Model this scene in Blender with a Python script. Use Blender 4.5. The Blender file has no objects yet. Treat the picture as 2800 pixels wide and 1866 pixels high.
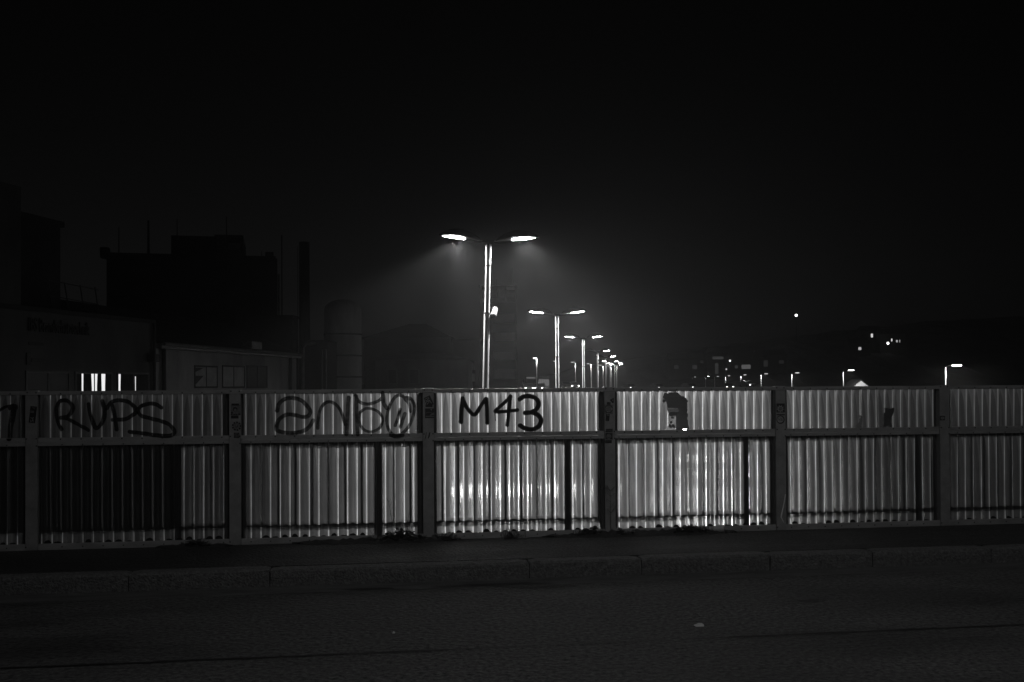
import bpy, math, random
import numpy as np
from mathutils import Vector, Matrix

random.seed(7)
rng = np.random.default_rng(11)
S = bpy.context.scene
COL = S.collection
R = math.radians

# ------------------------------------------------------------------ camera
F = 2800 * 35 / 36.0
PITCH, ROLL, SHIFT = R(0.6), R(-0.31), 85.0
EYE = Vector((0, 0, 1.60))
cam_d = bpy.data.cameras.new('camera')
cam = bpy.data.objects.new('camera', cam_d)
COL.objects.link(cam)
cam_d.sensor_fit = 'HORIZONTAL'
cam_d.sensor_width = 36
cam_d.lens = 35
cam_d.shift_y = SHIFT / 2800
cam_d.clip_start = 0.05
cam_d.clip_end = 4000
CM = Matrix.Rotation(math.pi / 2 + PITCH, 4, 'X') @ Matrix.Rotation(ROLL, 4, 'Z')
CM.translation = EYE
cam.matrix_world = CM
S.camera = cam
CR = CM.to_3x3()

# ------------------------------------------------------------------ night sky
W = bpy.data.worlds.new('World')
S.world = W
W.use_nodes = True
nt = W.node_tree
bg = nt.nodes['Background']
sky = nt.nodes.new('ShaderNodeTexSky')
sky.sky_type = 'NISHITA'
sky.sun_disc = False
sky.sun_elevation = R(-6.0)
sky.sun_rotation = R(-24)
bw = nt.nodes.new('ShaderNodeRGBToBW')
nt.links.new(sky.outputs[0], bw.inputs[0])
nt.links.new(bw.outputs[0], bg.inputs[0])
bg.inputs[1].default_value = 0.09

S.view_settings.view_transform = 'Standard'
S.view_settings.look = 'None'
S.view_settings.exposure = 0.0
S.view_settings.gamma = 1.0
S.view_settings.use_curve_mapping = False
cy = S.cycles
cy.max_bounces = 6
cy.diffuse_bounces = 2
cy.glossy_bounces = 2
cy.transmission_bounces = 4
cy.transparent_max_bounces = 8
cy.volume_bounces = 0
cy.sample_clamp_indirect = 2.0
cy.caustics_reflective = False
cy.caustics_refractive = False
cy.use_denoising = True

HAZE = 0.0006
LENS_L = 300.0

# ------------------------------------------------------------------ helpers
def ray(px, py):
    return CR @ Vector(((px - 1400) / F, (-(py - 933) + SHIFT) / F, -1))

def at(px, py, Y):
    d = ray(px, py)
    return EYE + d * ((Y - EYE.y) / d.y)

def on_ground(px, py, z=0.0):
    d = ray(px, py)
    return EYE + d * ((z - EYE.z) / d.z)

class MB:
    def __init__(s):
        s.v, s.f, s.m = [], [], []
    def add(s, vs, fs, mi=0):
        o = len(s.v)
        s.v.extend([tuple(v) for v in vs])
        s.f.extend([tuple(i + o for i in f) for f in fs])
        s.m.extend([mi] * len(fs))
        return s
    def box(s, x0, x1, y0, y1, z0, z1, mi=0):
        vs = [(x0, y0, z0), (x1, y0, z0), (x1, y1, z0), (x0, y1, z0), (x0, y0, z1), (x1, y0, z1), (x1, y1, z1), (x0, y1, z1)]
        return s.add(vs, [(0, 3, 2, 1), (4, 5, 6, 7), (0, 1, 5, 4), (1, 2, 6, 5), (2, 3, 7, 6), (3, 0, 4, 7)], mi)
    def bbox(s, x0, x1, y0, y1, z0, z1, b=0.004, mi=0):
        # box with chamfered vertical and horizontal edges
        vs, fs = [], []
        for (zz, ins) in ((z0, b), (z0 + b, 0), (z1 - b, 0), (z1, b)):
            a0, a1, c0, c1 = x0 + ins, x1 - ins, y0 + ins, y1 - ins
            k = b if ins == 0 else b * 0.5
            vs += [(a0 + k, c0, zz), (a1 - k, c0, zz), (a1, c0 + k, zz), (a1, c1 - k, zz), (a1 - k, c1, zz), (a0 + k, c1, zz), (a0, c1 - k, zz), (a0, c0 + k, zz)]
        for l in range(3):
            for i in range(8):
                j = (i + 1) % 8
                fs.append((l * 8 + i, l * 8 + j, l * 8 + 8 + j, l * 8 + 8 + i))
        fs.append(tuple(range(7, -1, -1)))
        fs.append(tuple(range(24, 32)))
        return s.add(vs, fs, mi)
    def tube(s, pts, r, n=8, mi=0, cap=True):
        pts = [Vector(p) for p in pts]
        rr = r if isinstance(r, (list, tuple)) else [r] * len(pts)
        vs, fs = [], []
        for i, p in enumerate(pts):
            t = (pts[min(i + 1, len(pts) - 1)] - pts[max(i - 1, 0)]).normalized()
            a = Vector((0, 0, 1)) if abs(t.z) < 0.9 else Vector((1, 0, 0))
            u = t.cross(a).normalized()
            w = t.cross(u).normalized()
            for k in range(n):
                an = 2 * math.pi * k / n
                vs.append(p + (u * math.cos(an) + w * math.sin(an)) * rr[i])
        for i in range(len(pts) - 1):
            for k in range(n):
                k2 = (k + 1) % n
                fs.append((i * n + k, i * n + k2, i * n + n + k2, i * n + n + k))
        if cap:
            fs.append(tuple(range(n - 1, -1, -1)))
            fs.append(tuple((len(pts) - 1) * n + k for k in range(n)))
        return s.add(vs, fs, mi)
    def lathe(s, prof, cx=0, cy_=0, n=20, mi=0):
        vs, fs = [], []
        for (r, z) in prof:
            for k in range(n):
                an = 2 * math.pi * k / n
                vs.append((cx + r * math.cos(an), cy_ + r * math.sin(an), z))
        for i in range(len(prof) - 1):
            for k in range(n):
                k2 = (k + 1) % n
                fs.append((i * n + k, i * n + k2, i * n + n + k2, i * n + n + k))
        return s.add(vs, fs, mi)
    def prism(s, poly, y0, y1, mi=0):
        # polygon in (x, z), extruded along y
        n = len(poly)
        vs = [(p[0], y0, p[1]) for p in poly] + [(p[0], y1, p[1]) for p in poly]
        fs = [tuple(range(n)), tuple(range(2 * n - 1, n - 1, -1))]
        fs += [(i, n + i, n + (i + 1) % n, (i + 1) % n) for i in range(n)]
        return s.add(vs, fs, mi)
    def mesh(s, name, mats, smooth=False):
        me = bpy.data.meshes.new(name)
        me.from_pydata(s.v, [], s.f)
        for m in (mats if isinstance(mats, (list, tuple)) else [mats]):
            me.materials.append(m)
        if max(s.m, default=0):
            me.polygons.foreach_set('material_index', s.m)
        if smooth:
            me.polygons.foreach_set('use_smooth', [True] * len(me.polygons))
            me.set_sharp_from_angle(angle=R(38))
        me.validate()
        return me

def link(name, me, parent=None, loc=(0, 0, 0), rot=(0, 0, 0)):
    o = bpy.data.objects.new(name, me)
    COL.objects.link(o)
    o.parent = parent
    o.location = loc
    o.rotation_euler = rot
    return o

def part(name, mb, mat, parent, loc=(0, 0, 0), rot=(0, 0, 0), smooth=False, stuff=False, label=None):
    o = link(name, mb.mesh(name, mat, smooth), parent, loc, rot)
    if stuff:
        o['kind'] = 'stuff'
    if label:
        o['label'] = label
    return o

def thing(name, label, cat, loc=(0, 0, 0), rotz=0.0, group=None):
    o = bpy.data.objects.new(name, None)
    COL.objects.link(o)
    o.location = loc
    o.rotation_euler = (0, 0, rotz)
    o['label'] = label
    o['category'] = cat
    if group:
        o['group'] = group
    return o

def tag(o, label, cat, group=None):
    o['label'] = label
    o['category'] = cat
    if group:
        o['group'] = group
    return o

def structure(name, mb, mat, loc=(0, 0, 0), rot=(0, 0, 0), smooth=False):
    o = link(name, mb.mesh(name, mat, smooth), None, loc, rot)
    o['kind'] = 'structure'
    return o

def copy_tree(o, parent=None):
    c = o.copy()
    COL.objects.link(c)
    if parent is not None:
        c.parent = parent
    for ch in list(o.children):
        copy_tree(ch, c)
    return c

# ------------------------------------------------------------------ materials
def new_mat(name):
    m = bpy.data.materials.new(name)
    m.use_nodes = True
    return m, m.node_tree.nodes, m.node_tree.links

def grey(v):
    return (v, v, v, 1)

def mat(name, val, rough=0.6, var=0.3, scale=6.0, bump=0.0, bscale=None, metal=0.0, spec=0.4, stretch=(1, 1, 1), bdist=0.01):
    m, N, L = new_mat(name)
    p = N['Principled BSDF']
    p.inputs['Roughness'].default_value = rough
    p.inputs['Metallic'].default_value = metal
    p.inputs['Specular IOR Level'].default_value = spec
    tc = N.new('ShaderNodeTexCoord')
    mp = N.new('ShaderNodeMapping')
    mp.inputs['Scale'].default_value = stretch
    L.new(tc.outputs['Object'], mp.inputs[0])
    nz = N.new('ShaderNodeTexNoise')
    nz.inputs['Scale'].default_value = scale
    nz.inputs['Detail'].default_value = 6
    nz.inputs['Roughness'].default_value = 0.65
    L.new(mp.outputs[0], nz.inputs[0])
    mr = N.new('ShaderNodeMapRange')
    mr.inputs[1].default_value = 0.28
    mr.inputs[2].default_value = 0.72
    mr.inputs[3].default_value = val * (1 - var)
    mr.inputs[4].default_value = val * (1 + var)
    L.new(nz.outputs[0], mr.inputs[0])
    L.new(mr.outputs[0], p.inputs['Base Color'])
    if bump > 0:
        nb = N.new('ShaderNodeTexNoise')
        nb.inputs['Scale'].default_value = bscale or scale * 6
        nb.inputs['Detail'].default_value = 3
        L.new(tc.outputs['Object'], nb.inputs[0])
        b = N.new('ShaderNodeBump')
        b.inputs['Strength'].default_value = bump
        b.inputs['Distance'].default_value = bdist
        L.new(nb.outputs[0], b.inputs['Height'])
        L.new(b.outputs[0], p.inputs['Normal'])
    return m

def emit(name, strength):
    m, N, L = new_mat(name)
    N.remove(N['Principled BSDF'])
    e = N.new('ShaderNodeEmission')
    e.inputs[0].default_value = grey(1)
    e.inputs[1].default_value = strength
    L.new(e.outputs[0], N['Material Output'].inputs[0])
    return m

def asphalt_mat(name, val, patch, gscale, crack=False):
    m, N, L = new_mat(name)
    p = N['Principled BSDF']
    p.inputs['Specular IOR Level'].default_value = 0.35
    tc = N.new('ShaderNodeTexCoord')
    def noise(sc, det, rgh=0.6, stretch=(1, 1, 1)):
        mp = N.new('ShaderNodeMapping')
        mp.inputs['Scale'].default_value = stretch
        L.new(tc.outputs['Object'], mp.inputs[0])
        n = N.new('ShaderNodeTexNoise')
        n.inputs['Scale'].default_value = sc
        n.inputs['Detail'].default_value = det
        n.inputs['Roughness'].default_value = rgh
        L.new(mp.outputs[0], n.inputs[0])
        return n.outputs[0]
    def mrange(src, a, b, c, d):
        r = N.new('ShaderNodeMapRange')
        for i, x in enumerate((a, b, c, d)):
            r.inputs[i + 1].default_value = x
        L.new(src, r.inputs[0])
        return r.outputs[0]
    def mul(a, b):
        x = N.new('ShaderNodeMath')
        x.operation = 'MULTIPLY'
        L.new(a, x.inputs[0])
        L.new(b, x.inputs[1])
        return x.outputs[0]
    grain = noise(gscale, 3, 0.7)
    big = noise(patch, 5, 0.6, (0.35, 1.3, 1))
    vor = N.new('ShaderNodeTexVoronoi')
    vor.inputs['Scale'].default_value = gscale * 0.8
    L.new(tc.outputs['Object'], vor.inputs[0])
    c = mul(mrange(grain, 0.32, 0.68, 0.1, 2.0), mrange(big, 0.33, 0.66, 0.55, 1.35))
    v = N.new('ShaderNodeMath')
    v.operation = 'MULTIPLY'
    v.inputs[1].default_value = val
    L.new(c, v.inputs[0])
    L.new(v.outputs[0], p.inputs['Base Color'])
    L.new(mrange(big, 0.35, 0.65, 0.55, 0.85), p.inputs['Roughness'])
    h = N.new('ShaderNodeMath')
    h.operation = 'ADD'
    L.new(vor.outputs['Distance'], h.inputs[0])
    L.new(grain, h.inputs[1])
    b = N.new('ShaderNodeBump')
    b.inputs['Strength'].default_value = 0.9
    b.inputs['Distance'].default_value = 0.012
    L.new(h.outputs[0], b.inputs['Height'])
    L.new(b.outputs[0], p.inputs['Normal'])
    return m

def sheet_mat(name='corrugated_grp'):
    """weathered translucent fibreglass sheet: UV u = wave number, v = metres below the top edge"""
    m, N, L = new_mat(name)
    N.remove(N['Principled BSDF'])
    uv = N.new('ShaderNodeUVMap')
    sep = N.new('ShaderNodeSeparateXYZ')
    L.new(uv.outputs[0], sep.inputs[0])
    def M(op, a, b=None, c=None, clamp=False):
        n = N.new('ShaderNodeMath')
        n.operation = op
        n.use_clamp = clamp
        for i, x in enumerate((a, b, c)):
            if x is None:
                continue
            if isinstance(x, (int, float)):
                n.inputs[i].default_value = x
            else:
                L.new(x, n.inputs[i])
        return n.outputs[0]
    def SS(x, a, b, c=0.0, d=1.0):
        n = N.new('ShaderNodeMapRange')
        n.interpolation_type = 'SMOOTHSTEP'
        L.new(x, n.inputs[0])
        for i, q in enumerate((a, b, c, d)):
            if isinstance(q, (int, float)):
                n.inputs[i + 1].default_value = q
            else:
                L.new(q, n.inputs[i + 1])
        return n.outputs[0]
    u, v = sep.outputs[0], sep.outputs[1]
    cell = M('FLOOR', u)
    wn = N.new('ShaderNodeTexWhiteNoise')
    wn.noise_dimensions = '1D'
    L.new(cell, wn.inputs['W'])
    rnd = wn.outputs[0]
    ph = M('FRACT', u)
    # distance from the painted shade tongue's middle (phase .42) in waves
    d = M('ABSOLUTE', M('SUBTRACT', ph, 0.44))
    # half-width of the painted shade: nothing under the rail, wide further down
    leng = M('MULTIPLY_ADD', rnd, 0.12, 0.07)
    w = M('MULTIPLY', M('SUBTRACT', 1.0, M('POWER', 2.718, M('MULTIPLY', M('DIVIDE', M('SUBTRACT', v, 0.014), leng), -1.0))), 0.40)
    tongue_shade = SS(d, M('ADD', w, 0.03), M('SUBTRACT', w, 0.03))
    # vertical streaks and dirt
    tc = N.new('ShaderNodeTexCoord')
    def noise(sc, stretch, det=4):
        mp = N.new('ShaderNodeMapping')
        mp.inputs['Scale'].default_value = stretch
        L.new(tc.outputs['Object'], mp.inputs[0])
        n = N.new('ShaderNodeTexNoise')
        n.inputs['Scale'].default_value = sc
        n.inputs['Detail'].default_value = det
        n.inputs['Roughness'].default_value = 0.6
        L.new(mp.outputs[0], n.inputs[0])
        return n.outputs[0]
    streak = SS(noise(60, (3, 0.5, 0.04)), 0.3, 0.7, 0.78, 1.08)
    dirt = SS(noise(5, (1, 1, 0.6), 6), 0.35, 0.7, 0.82, 1.05)
    t = M('MULTIPLY', M('MULTIPLY', streak, dirt), M('MULTIPLY_ADD', tongue_shade, -0.50, 1.12))
    # glint painted along each crest: a brighter line at phase 0
    dl = M('MINIMUM', ph, M('SUBTRACT', 1.0, ph))
    line = SS(dl, 0.062, 0.018)
    t = M('MULTIPLY', t, M('MULTIPLY_ADD', line, 0.95, 0.40))
    tr = N.new('ShaderNodeBsdfTranslucent')
    L.new(t, tr.inputs[0])
    bump = N.new('ShaderNodeBump')
    bump.inputs['Strength'].default_value = 0.5
    bump.inputs['Distance'].default_value = 0.004
    L.new(noise(90, (2.2, 0.5, 0.03), 2), bump.inputs['Height'])
    rf = N.new('ShaderNodeBsdfRefraction')
    rf.inputs['Roughness'].default_value = 0.60
    rf.inputs['IOR'].default_value = 1.16
    L.new(M('MULTIPLY', t, 1.1), rf.inputs[0])
    L.new(bump.outputs[0], rf.inputs['Normal'])
    rs = N.new('ShaderNodeBsdfRefraction')
    rs.inputs['Roughness'].default_value = 0.22
    rs.inputs['IOR'].default_value = 1.10
    L.new(M('MULTIPLY', t, 1.2), rs.inputs[0])
    L.new(bump.outputs[0], rs.inputs['Normal'])
    gl = N.new('ShaderNodeBsdfGlossy')
    gl.inputs[0].default_value = grey(0.25)
    gl.inputs['Roughness'].default_value = 0.40
    df = N.new('ShaderNodeBsdfDiffuse')
    df.inputs[0].default_value = grey(0.10)
    def mix(f, a, b):
        n = N.new('ShaderNodeMixShader')
        if isinstance(f, (int, float)):
            n.inputs[0].default_value = f
        else:
            L.new(f, n.inputs[0])
        L.new(a, n.inputs[1])
        L.new(b, n.inputs[2])
        return n.outputs[0]
    body = mix(M('MULTIPLY_ADD', line, -0.14, 0.24), tr.outputs[0], rf.outputs[0])
    body = mix(M('MULTIPLY_ADD', line, 0.10, 0.10), body, rs.outputs[0])
    front = mix(0.25, df.outputs[0], gl.outputs[0])
    # the painted glint line passes more light than the weathered rest
    out = mix(M('MULTIPLY_ADD', line, -0.22, 0.28), body, front)
    L.new(out, N['Material Output'].inputs[0])
    return m

def paint_mat(name, val, opacity=1.0):
    m, N, L = new_mat(name)
    p = N['Principled BSDF']
    p.inputs['Base Color'].default_value = grey(val)
    p.inputs['Roughness'].default_value = 0.45
    p.inputs['Specular IOR Level'].default_value = 0.25
    at_ = N.new('ShaderNodeAttribute')
    at_.attribute_name = 'cover'
    tc = N.new('ShaderNodeTexCoord')
    nz = N.new('ShaderNodeTexNoise')
    nz.inputs['Scale'].default_value = 24
    nz.inputs['Detail'].default_value = 5
    L.new(tc.outputs['Object'], nz.inputs[0])
    mr = N.new('ShaderNodeMapRange')
    sp = 0.2 if opacity < .9 else 0.12 if opacity < 1 else 0.0
    for k, q in enumerate((0.3, 0.7, max(0, opacity - sp), min(1, opacity + sp))):
        mr.inputs[k + 1].default_value = q
    L.new(nz.outputs[0], mr.inputs[0])
    ml = N.new('ShaderNodeMath')
    ml.operation = 'MULTIPLY'
    L.new(mr.outputs[0], ml.inputs[0])
    L.new(at_.outputs['Fac'], ml.inputs[1])
    tp = N.new('ShaderNodeBsdfTransparent')
    mx = N.new('ShaderNodeMixShader')
    L.new(ml.outputs[0], mx.inputs[0])
    L.new(tp.outputs[0], mx.inputs[1])
    L.new(p.outputs[0], mx.inputs[2])
    L.new(mx.outputs[0], N['Material Output'].inputs[0])
    return m

def glass_mat(name, tint=0.9, rough=0.08, glow=0.6):
    m, N, L = new_mat(name)
    p = N['Principled BSDF']
    p.inputs['Base Color'].default_value = grey(tint)
    p.inputs['Roughness'].default_value = rough
    t = N.new('ShaderNodeBsdfTransparent')
    t.inputs[0].default_value = grey(0.9)
    mx = N.new('ShaderNodeMixShader')
    mx.inputs[0].default_value = glow
    L.new(t.outputs[0], mx.inputs[1])
    L.new(p.outputs[0], mx.inputs[2])
    L.new(mx.outputs[0], N['Material Output'].inputs[0])
    return m

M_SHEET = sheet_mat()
M_GALV = mat('galvanised_steel', 0.24, 0.55, 0.25, 9, 0.15, 60, metal=0.0, spec=0.5)
M_STRIP = mat('aluminium_strip', 0.28, 0.5, 0.3, 7, 0.15, 50, metal=0.0, spec=0.5, stretch=(0.5, 1, 2))
M_DARK = mat('dark_steel', 0.035, 0.6, 0.3, 8)
M_SCREW = mat('screw_head', 0.015, 0.5, 0.1, 8)
M_FOAM = mat('black_foam', 0.008, 0.9, 0.3, 30)
M_INK = paint_mat('black_spray_paint', 0.004)
M_FADED = paint_mat('faded_spray_paint', 0.004, 0.94)
M_THIN = paint_mat('thin_spray_paint', 0.004, 0.899)
M_STDARK = mat('sticker_black', 0.02, 0.4, 0.3, 60)
M_STMID = mat('sticker_grey', 0.14, 0.45, 0.35, 70)
M_STLIGHT = mat('sticker_white', 0.30, 0.45, 0.3, 60)
M_ROAD = asphalt_mat('road_asphalt', 0.06, 1.1, 30)
M_PAVE = asphalt_mat('pavement_asphalt', 0.026, 1.6, 45)
M_KERB = mat('granite_kerb', 0.105, 0.8, 0.55, 34, 1.0, 60, bdist=0.02)
M_MORTAR = mat('dark_joint', 0.02, 0.9, 0.3, 20)
M_GUTTER = mat('gutter_concrete', 0.075, 0.8, 0.45, 6, 0.5, 60, stretch=(0.4, 1.5, 1))
M_TAR = mat('tar_seam', 0.006, 0.6, 0.4, 12)
M_DIRT = mat('soil', 0.018, 0.95, 0.5, 18, 0.8, 40)
M_LEAF = mat('weed_leaf', 0.045, 0.6, 0.5, 12)
M_DRY = mat('dry_stem', 0.06, 0.8, 0.3, 12)
M_POLE = mat('pole_aluminium', 0.8, 0.4, 0.12, 5, metal=0.0, spec=0.6)
M_HOUSING = mat('lamp_housing', 0.02, 0.45, 0.2, 5)
M_LENS = emit('lamp_lens', LENS_L)
M_LENS_FAR = emit('far_lamp_lens', 1.6)
M_LENS_MID = emit('mid_lamp_lens', 14.0)
M_WALL = mat('plaster_wall', 0.34, 0.9, 0.35, 0.7, stretch=(1, 1, 0.4))
M_WALL2 = mat('grey_render', 0.08, 0.9, 0.35, 0.6, stretch=(1, 1, 0.4))
M_DWALL = mat('dark_wall', 0.035, 0.9, 0.3, 0.5)
M_ROOF = mat('dark_roof', 0.03, 0.85, 0.3, 1.5)
M_METAL = mat('zinc_metal', 0.2, 0.45, 0.3, 3, metal=0.3)
M_SILO = mat('silo_metal', 0.5, 0.6, 0.3, 0.9, stretch=(1, 1, 0.3))
M_GLASS = mat('window_glass', 0.015, 0.3, 0.2, 2, spec=0.3)
M_GLASSP = mat('pale_window', 0.3, 0.35, 0.3, 2)
M_FRAME = mat('window_frame', 0.10, 0.6, 0.2, 4)
M_SIGN = mat('sign_letters', 0.02, 0.6, 0.1, 4)
M_CURTAIN = mat('dark_curtain', 0.03, 0.9, 0.4, 12, stretch=(6, 6, 0.5))
M_LIT = emit('lit_window', 0.9)
M_LITDIM = emit('dim_lit_window', 0.12)
M_LOW = mat('yard_ground', 0.012, 0.9, 0.35, 0.25)
M_HILL = mat('wooded_hill', 0.06, 0.95, 0.5, 0.05)
M_WHITE = mat('white_wall', 0.7, 0.8, 0.12, 0.8)
M_CAR = mat('car_paint', 0.06, 0.3, 0.1, 2, spec=0.6)
M_CARW = mat('white_car_paint', 0.25, 0.35, 0.1, 2)
M_TYRE = mat('tyre', 0.02, 0.9, 0.1, 2)
M_HEAD = emit('headlight', 7.0)
M_CUP = glass_mat('clear_plastic', 0.8, 0.15, 0.45)
M_PAPER = mat('white_paper', 0.5, 0.8, 0.1, 20)
M_SPK = mat('white_housing', 0.3, 0.4, 0.1, 5)

# ------------------------------------------------------------------ bridge frame
TH = math.atan(0.140)
FY = 9.427                              # fence plane at X = 0
KY = 8.116                              # kerb face at X = 0
ex = Vector((math.cos(TH), math.sin(TH), 0))
ey = Vector((-math.sin(TH), math.cos(TH), 0))

def fence_pt(px, py, off=0.0, y0=FY):
    """(s, z) where the view ray of a photo pixel meets the fence plane"""
    d = ray(px, py)
    o = Vector((0, y0, 0)) + ey * off
    t = (o - EYE).dot(ey) / d.dot(ey)
    p = EYE + d * t - Vector((0, y0, 0))
    return p.dot(ex), p.z

def sx(px, py=1250):
    return fence_pt(px, py)[0]

KOFF = (KY - FY) * math.cos(TH)         # kerb face in fence-local y

# road, pavement, gutter in the fence's own frame (x along the bridge, y away from the camera)
BR = (0, FY, 0)
BROT = (0, 0, TH)
def strip(name, y0, y1, z, m, x0=-45, x1=45, thick=0.3):
    mb = MB().box(x0, x1, y0, y1, z - thick, z)
    return structure(name, mb, m, BR, BROT)
road = strip('road', KOFF - 9.5, KOFF - 0.275, 0.0, M_ROAD)
gutter = strip('gutter', KOFF - 0.275, KOFF - 0.004, 0.004, M_GUTTER)
kerb = strip('kerb', KOFF + 0.02, KOFF + 0.14, 0.118, M_MORTAR)
pavement = strip('pavement', KOFF + 0.153, 0.32, 0.138, M_PAVE)
strip('far_pavement', KOFF - 12.5, KOFF - 9.62, 0.13, M_PAVE)
strip('far_kerb', KOFF - 9.62, KOFF - 9.5, 0.13, M_MORTAR)
strip('bridge_deck', KOFF - 12.5, 0.34, -0.32, M_DWALL, thick=0.7)

# kerb stones
def kerb_stone(x0, x1, seed):
    r = random.Random(seed)
    n = max(4, int((x1 - x0) / 0.07))
    dy, dz, tip = r.uniform(-.006, .006), r.uniform(-.006, .004), r.uniform(-.004, .004)
    prof = [(0.0, -0.05), (0.0, 0.03), (0.0, 0.085), (0.003, 0.122), (0.016, 0.139), (0.07, 0.141), (0.15, 0.140), (0.15, -0.05)]
    vs, fs = [], []
    for i in range(n + 1):
        t = i / n
        x = x0 + (x1 - x0) * t
        e = 0.010 if i in (0, n) else 0.0
        for k, (y, z) in enumerate(prof):
            j = 0.004 if 0 < k < 6 else 0.0
            yy = y + (e if k < 4 else 0) + r.uniform(-j, j)
            zz = z - (e * 0.8 if 2 < k < 7 else 0) + r.uniform(-j, j) * 0.7 + tip * (t - .5)
            vs.append((x + (r.uniform(-.004, .004) if i in (0, n) else 0), yy + KOFF + dy, zz + dz))
    m = len(prof)
    for i in range(n):
        for k in range(m - 1):
            fs.append((i * m + k, (i + 1) * m + k, (i + 1) * m + k + 1, i * m + k + 1))
    fs.append(tuple(range(m)))
    fs.append(tuple(n * m + k for k in range(m - 1, -1, -1)))
    mb = MB().add(vs, fs)
    return part('kerb_stone', mb, M_KERB, kerb)

def kx(px):
    return fence_pt(px, 1580, 0, KY)[0] + (KY - FY) * math.sin(TH)
joints = [kx(p) for p in (351, 737, 1448, 1756, 2108, 2389)]
while joints[-1] < 16:
    joints.append(joints[-1] + random.choice((0.95, 1.02, 1.1, 0.9)))
while joints[0] > -16:
    joints.insert(0, joints[0] - random.choice((1.05, 1.12, 0.98)))
for i in range(len(joints) - 1):
    kerb_stone(joints[i] + 0.006, joints[i + 1] - 0.006, 100 + i)

# tar seam along the road, a wavering thin band
def ribbon(pts, w, z, jit=0.0, seed=1):
    r = random.Random(seed)
    vs, fs = [], []
    for i, (x, y) in enumerate(pts):
        ww = w * (1 + r.uniform(-.5, .6))
        c = y + r.uniform(-jit, jit)
        vs += [(x, c - ww, z), (x, c + ww, z)]
    for i in range(len(pts) - 1):
        fs.append((2 * i, 2 * i + 2, 2 * i + 3, 2 * i + 1))
    return MB().add(vs, fs)
SEAM = -3.36
part('tar_seam', ribbon([(-.45 - 0.12 * i, SEAM) for i in range(170)], 0.012, 0.004, 0.006, 3), M_TAR, road)
part('tar_seam', ribbon([(0.62 + 0.12 * i, SEAM + 0.01) for i in range(170)], 0.011, 0.004, 0.006, 4), M_TAR, road)
part('pale_scuff', ribbon([(-.42 + 0.08 * i, SEAM + .012) for i in range(12)], 0.009, 0.006, 0.004, 9), M_GUTTER, road)
# damp stains at the gutter edge and worn dark patches
def blotch(cx, cy_, lx, ly, seed, z=0.004):
    r = random.Random(seed)
    n = 26
    vs = [(cx, cy_, z)]
    for k in range(n):
        a = 2 * math.pi * k / n
        q = r.uniform(.55, 1.1)
        vs.append((cx + lx * q * math.cos(a), cy_ + ly * q * math.sin(a), z))
    return MB().add(vs, [(0, 1 + k, 1 + (k + 1) % n) for k in range(n)])
def loc2(px, py, z=0.0):
    p = on_ground(px, py, z) - Vector(BR)
    return p.dot(ex), p.dot(ey)
for i, (px, py, lx, ly) in enumerate(((1350, 1601, .55, .07), (1010, 1613, .25, .06), (2215, 1644, .09, .05), (1500, 1605, .3, .05))):
    x, y = loc2(px, py)
    part('damp_stain', blotch(x, y, lx, ly, 40 + i, 0.005), M_TAR, road)

# ------------------------------------------------------------------ the fence
fence = thing('corrugated_fence', 'long translucent corrugated fence between steel posts, sprayed with black graffiti, along the pavement', 'fence', BR, TH)
BAY = 1.737
POSTS = [sx(p) for p in (89, 644, 1171, 1666, 2132, 2579)]
while len(POSTS) < 9:
    POSTS.append(POSTS[-1] + BAY)
POSTS = [POSTS[0] - 3 * BAY, POSTS[0] - 2 * BAY, POSTS[0] - BAY] + POSTS       # index 3 is the first post in view
PITCHW = BAY / 20
AMP = 0.0115
PW = 0.051
Z0, ZTOP = 0.138, 1.546

def wave(s, s0):
    w = (s - s0) / PITCHW
    amp = AMP * (1 + .13 * np.sin(1.9 * w + s0 * 31) + .09 * np.sin(4.7 * w + 1.3))
    return -amp * np.cos(2 * math.pi * (w + .03 * np.sin(2.6 * w + s0 * 17))) + .0022 * np.sin(.71 * w + s0 * 5)

def in_poly(X, Y, poly):
    ins = np.zeros(X.shape, bool)
    n = len(poly)
    for i in range(n):
        x1, y1 = poly[i]
        x2, y2 = poly[(i + 1) % n]
        c = ((y1 > Y) != (y2 > Y)) & (X < (x2 - x1) * (Y - y1) / (y2 - y1 + 1e-12) + x1)
        ins ^= c
    return ins

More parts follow.
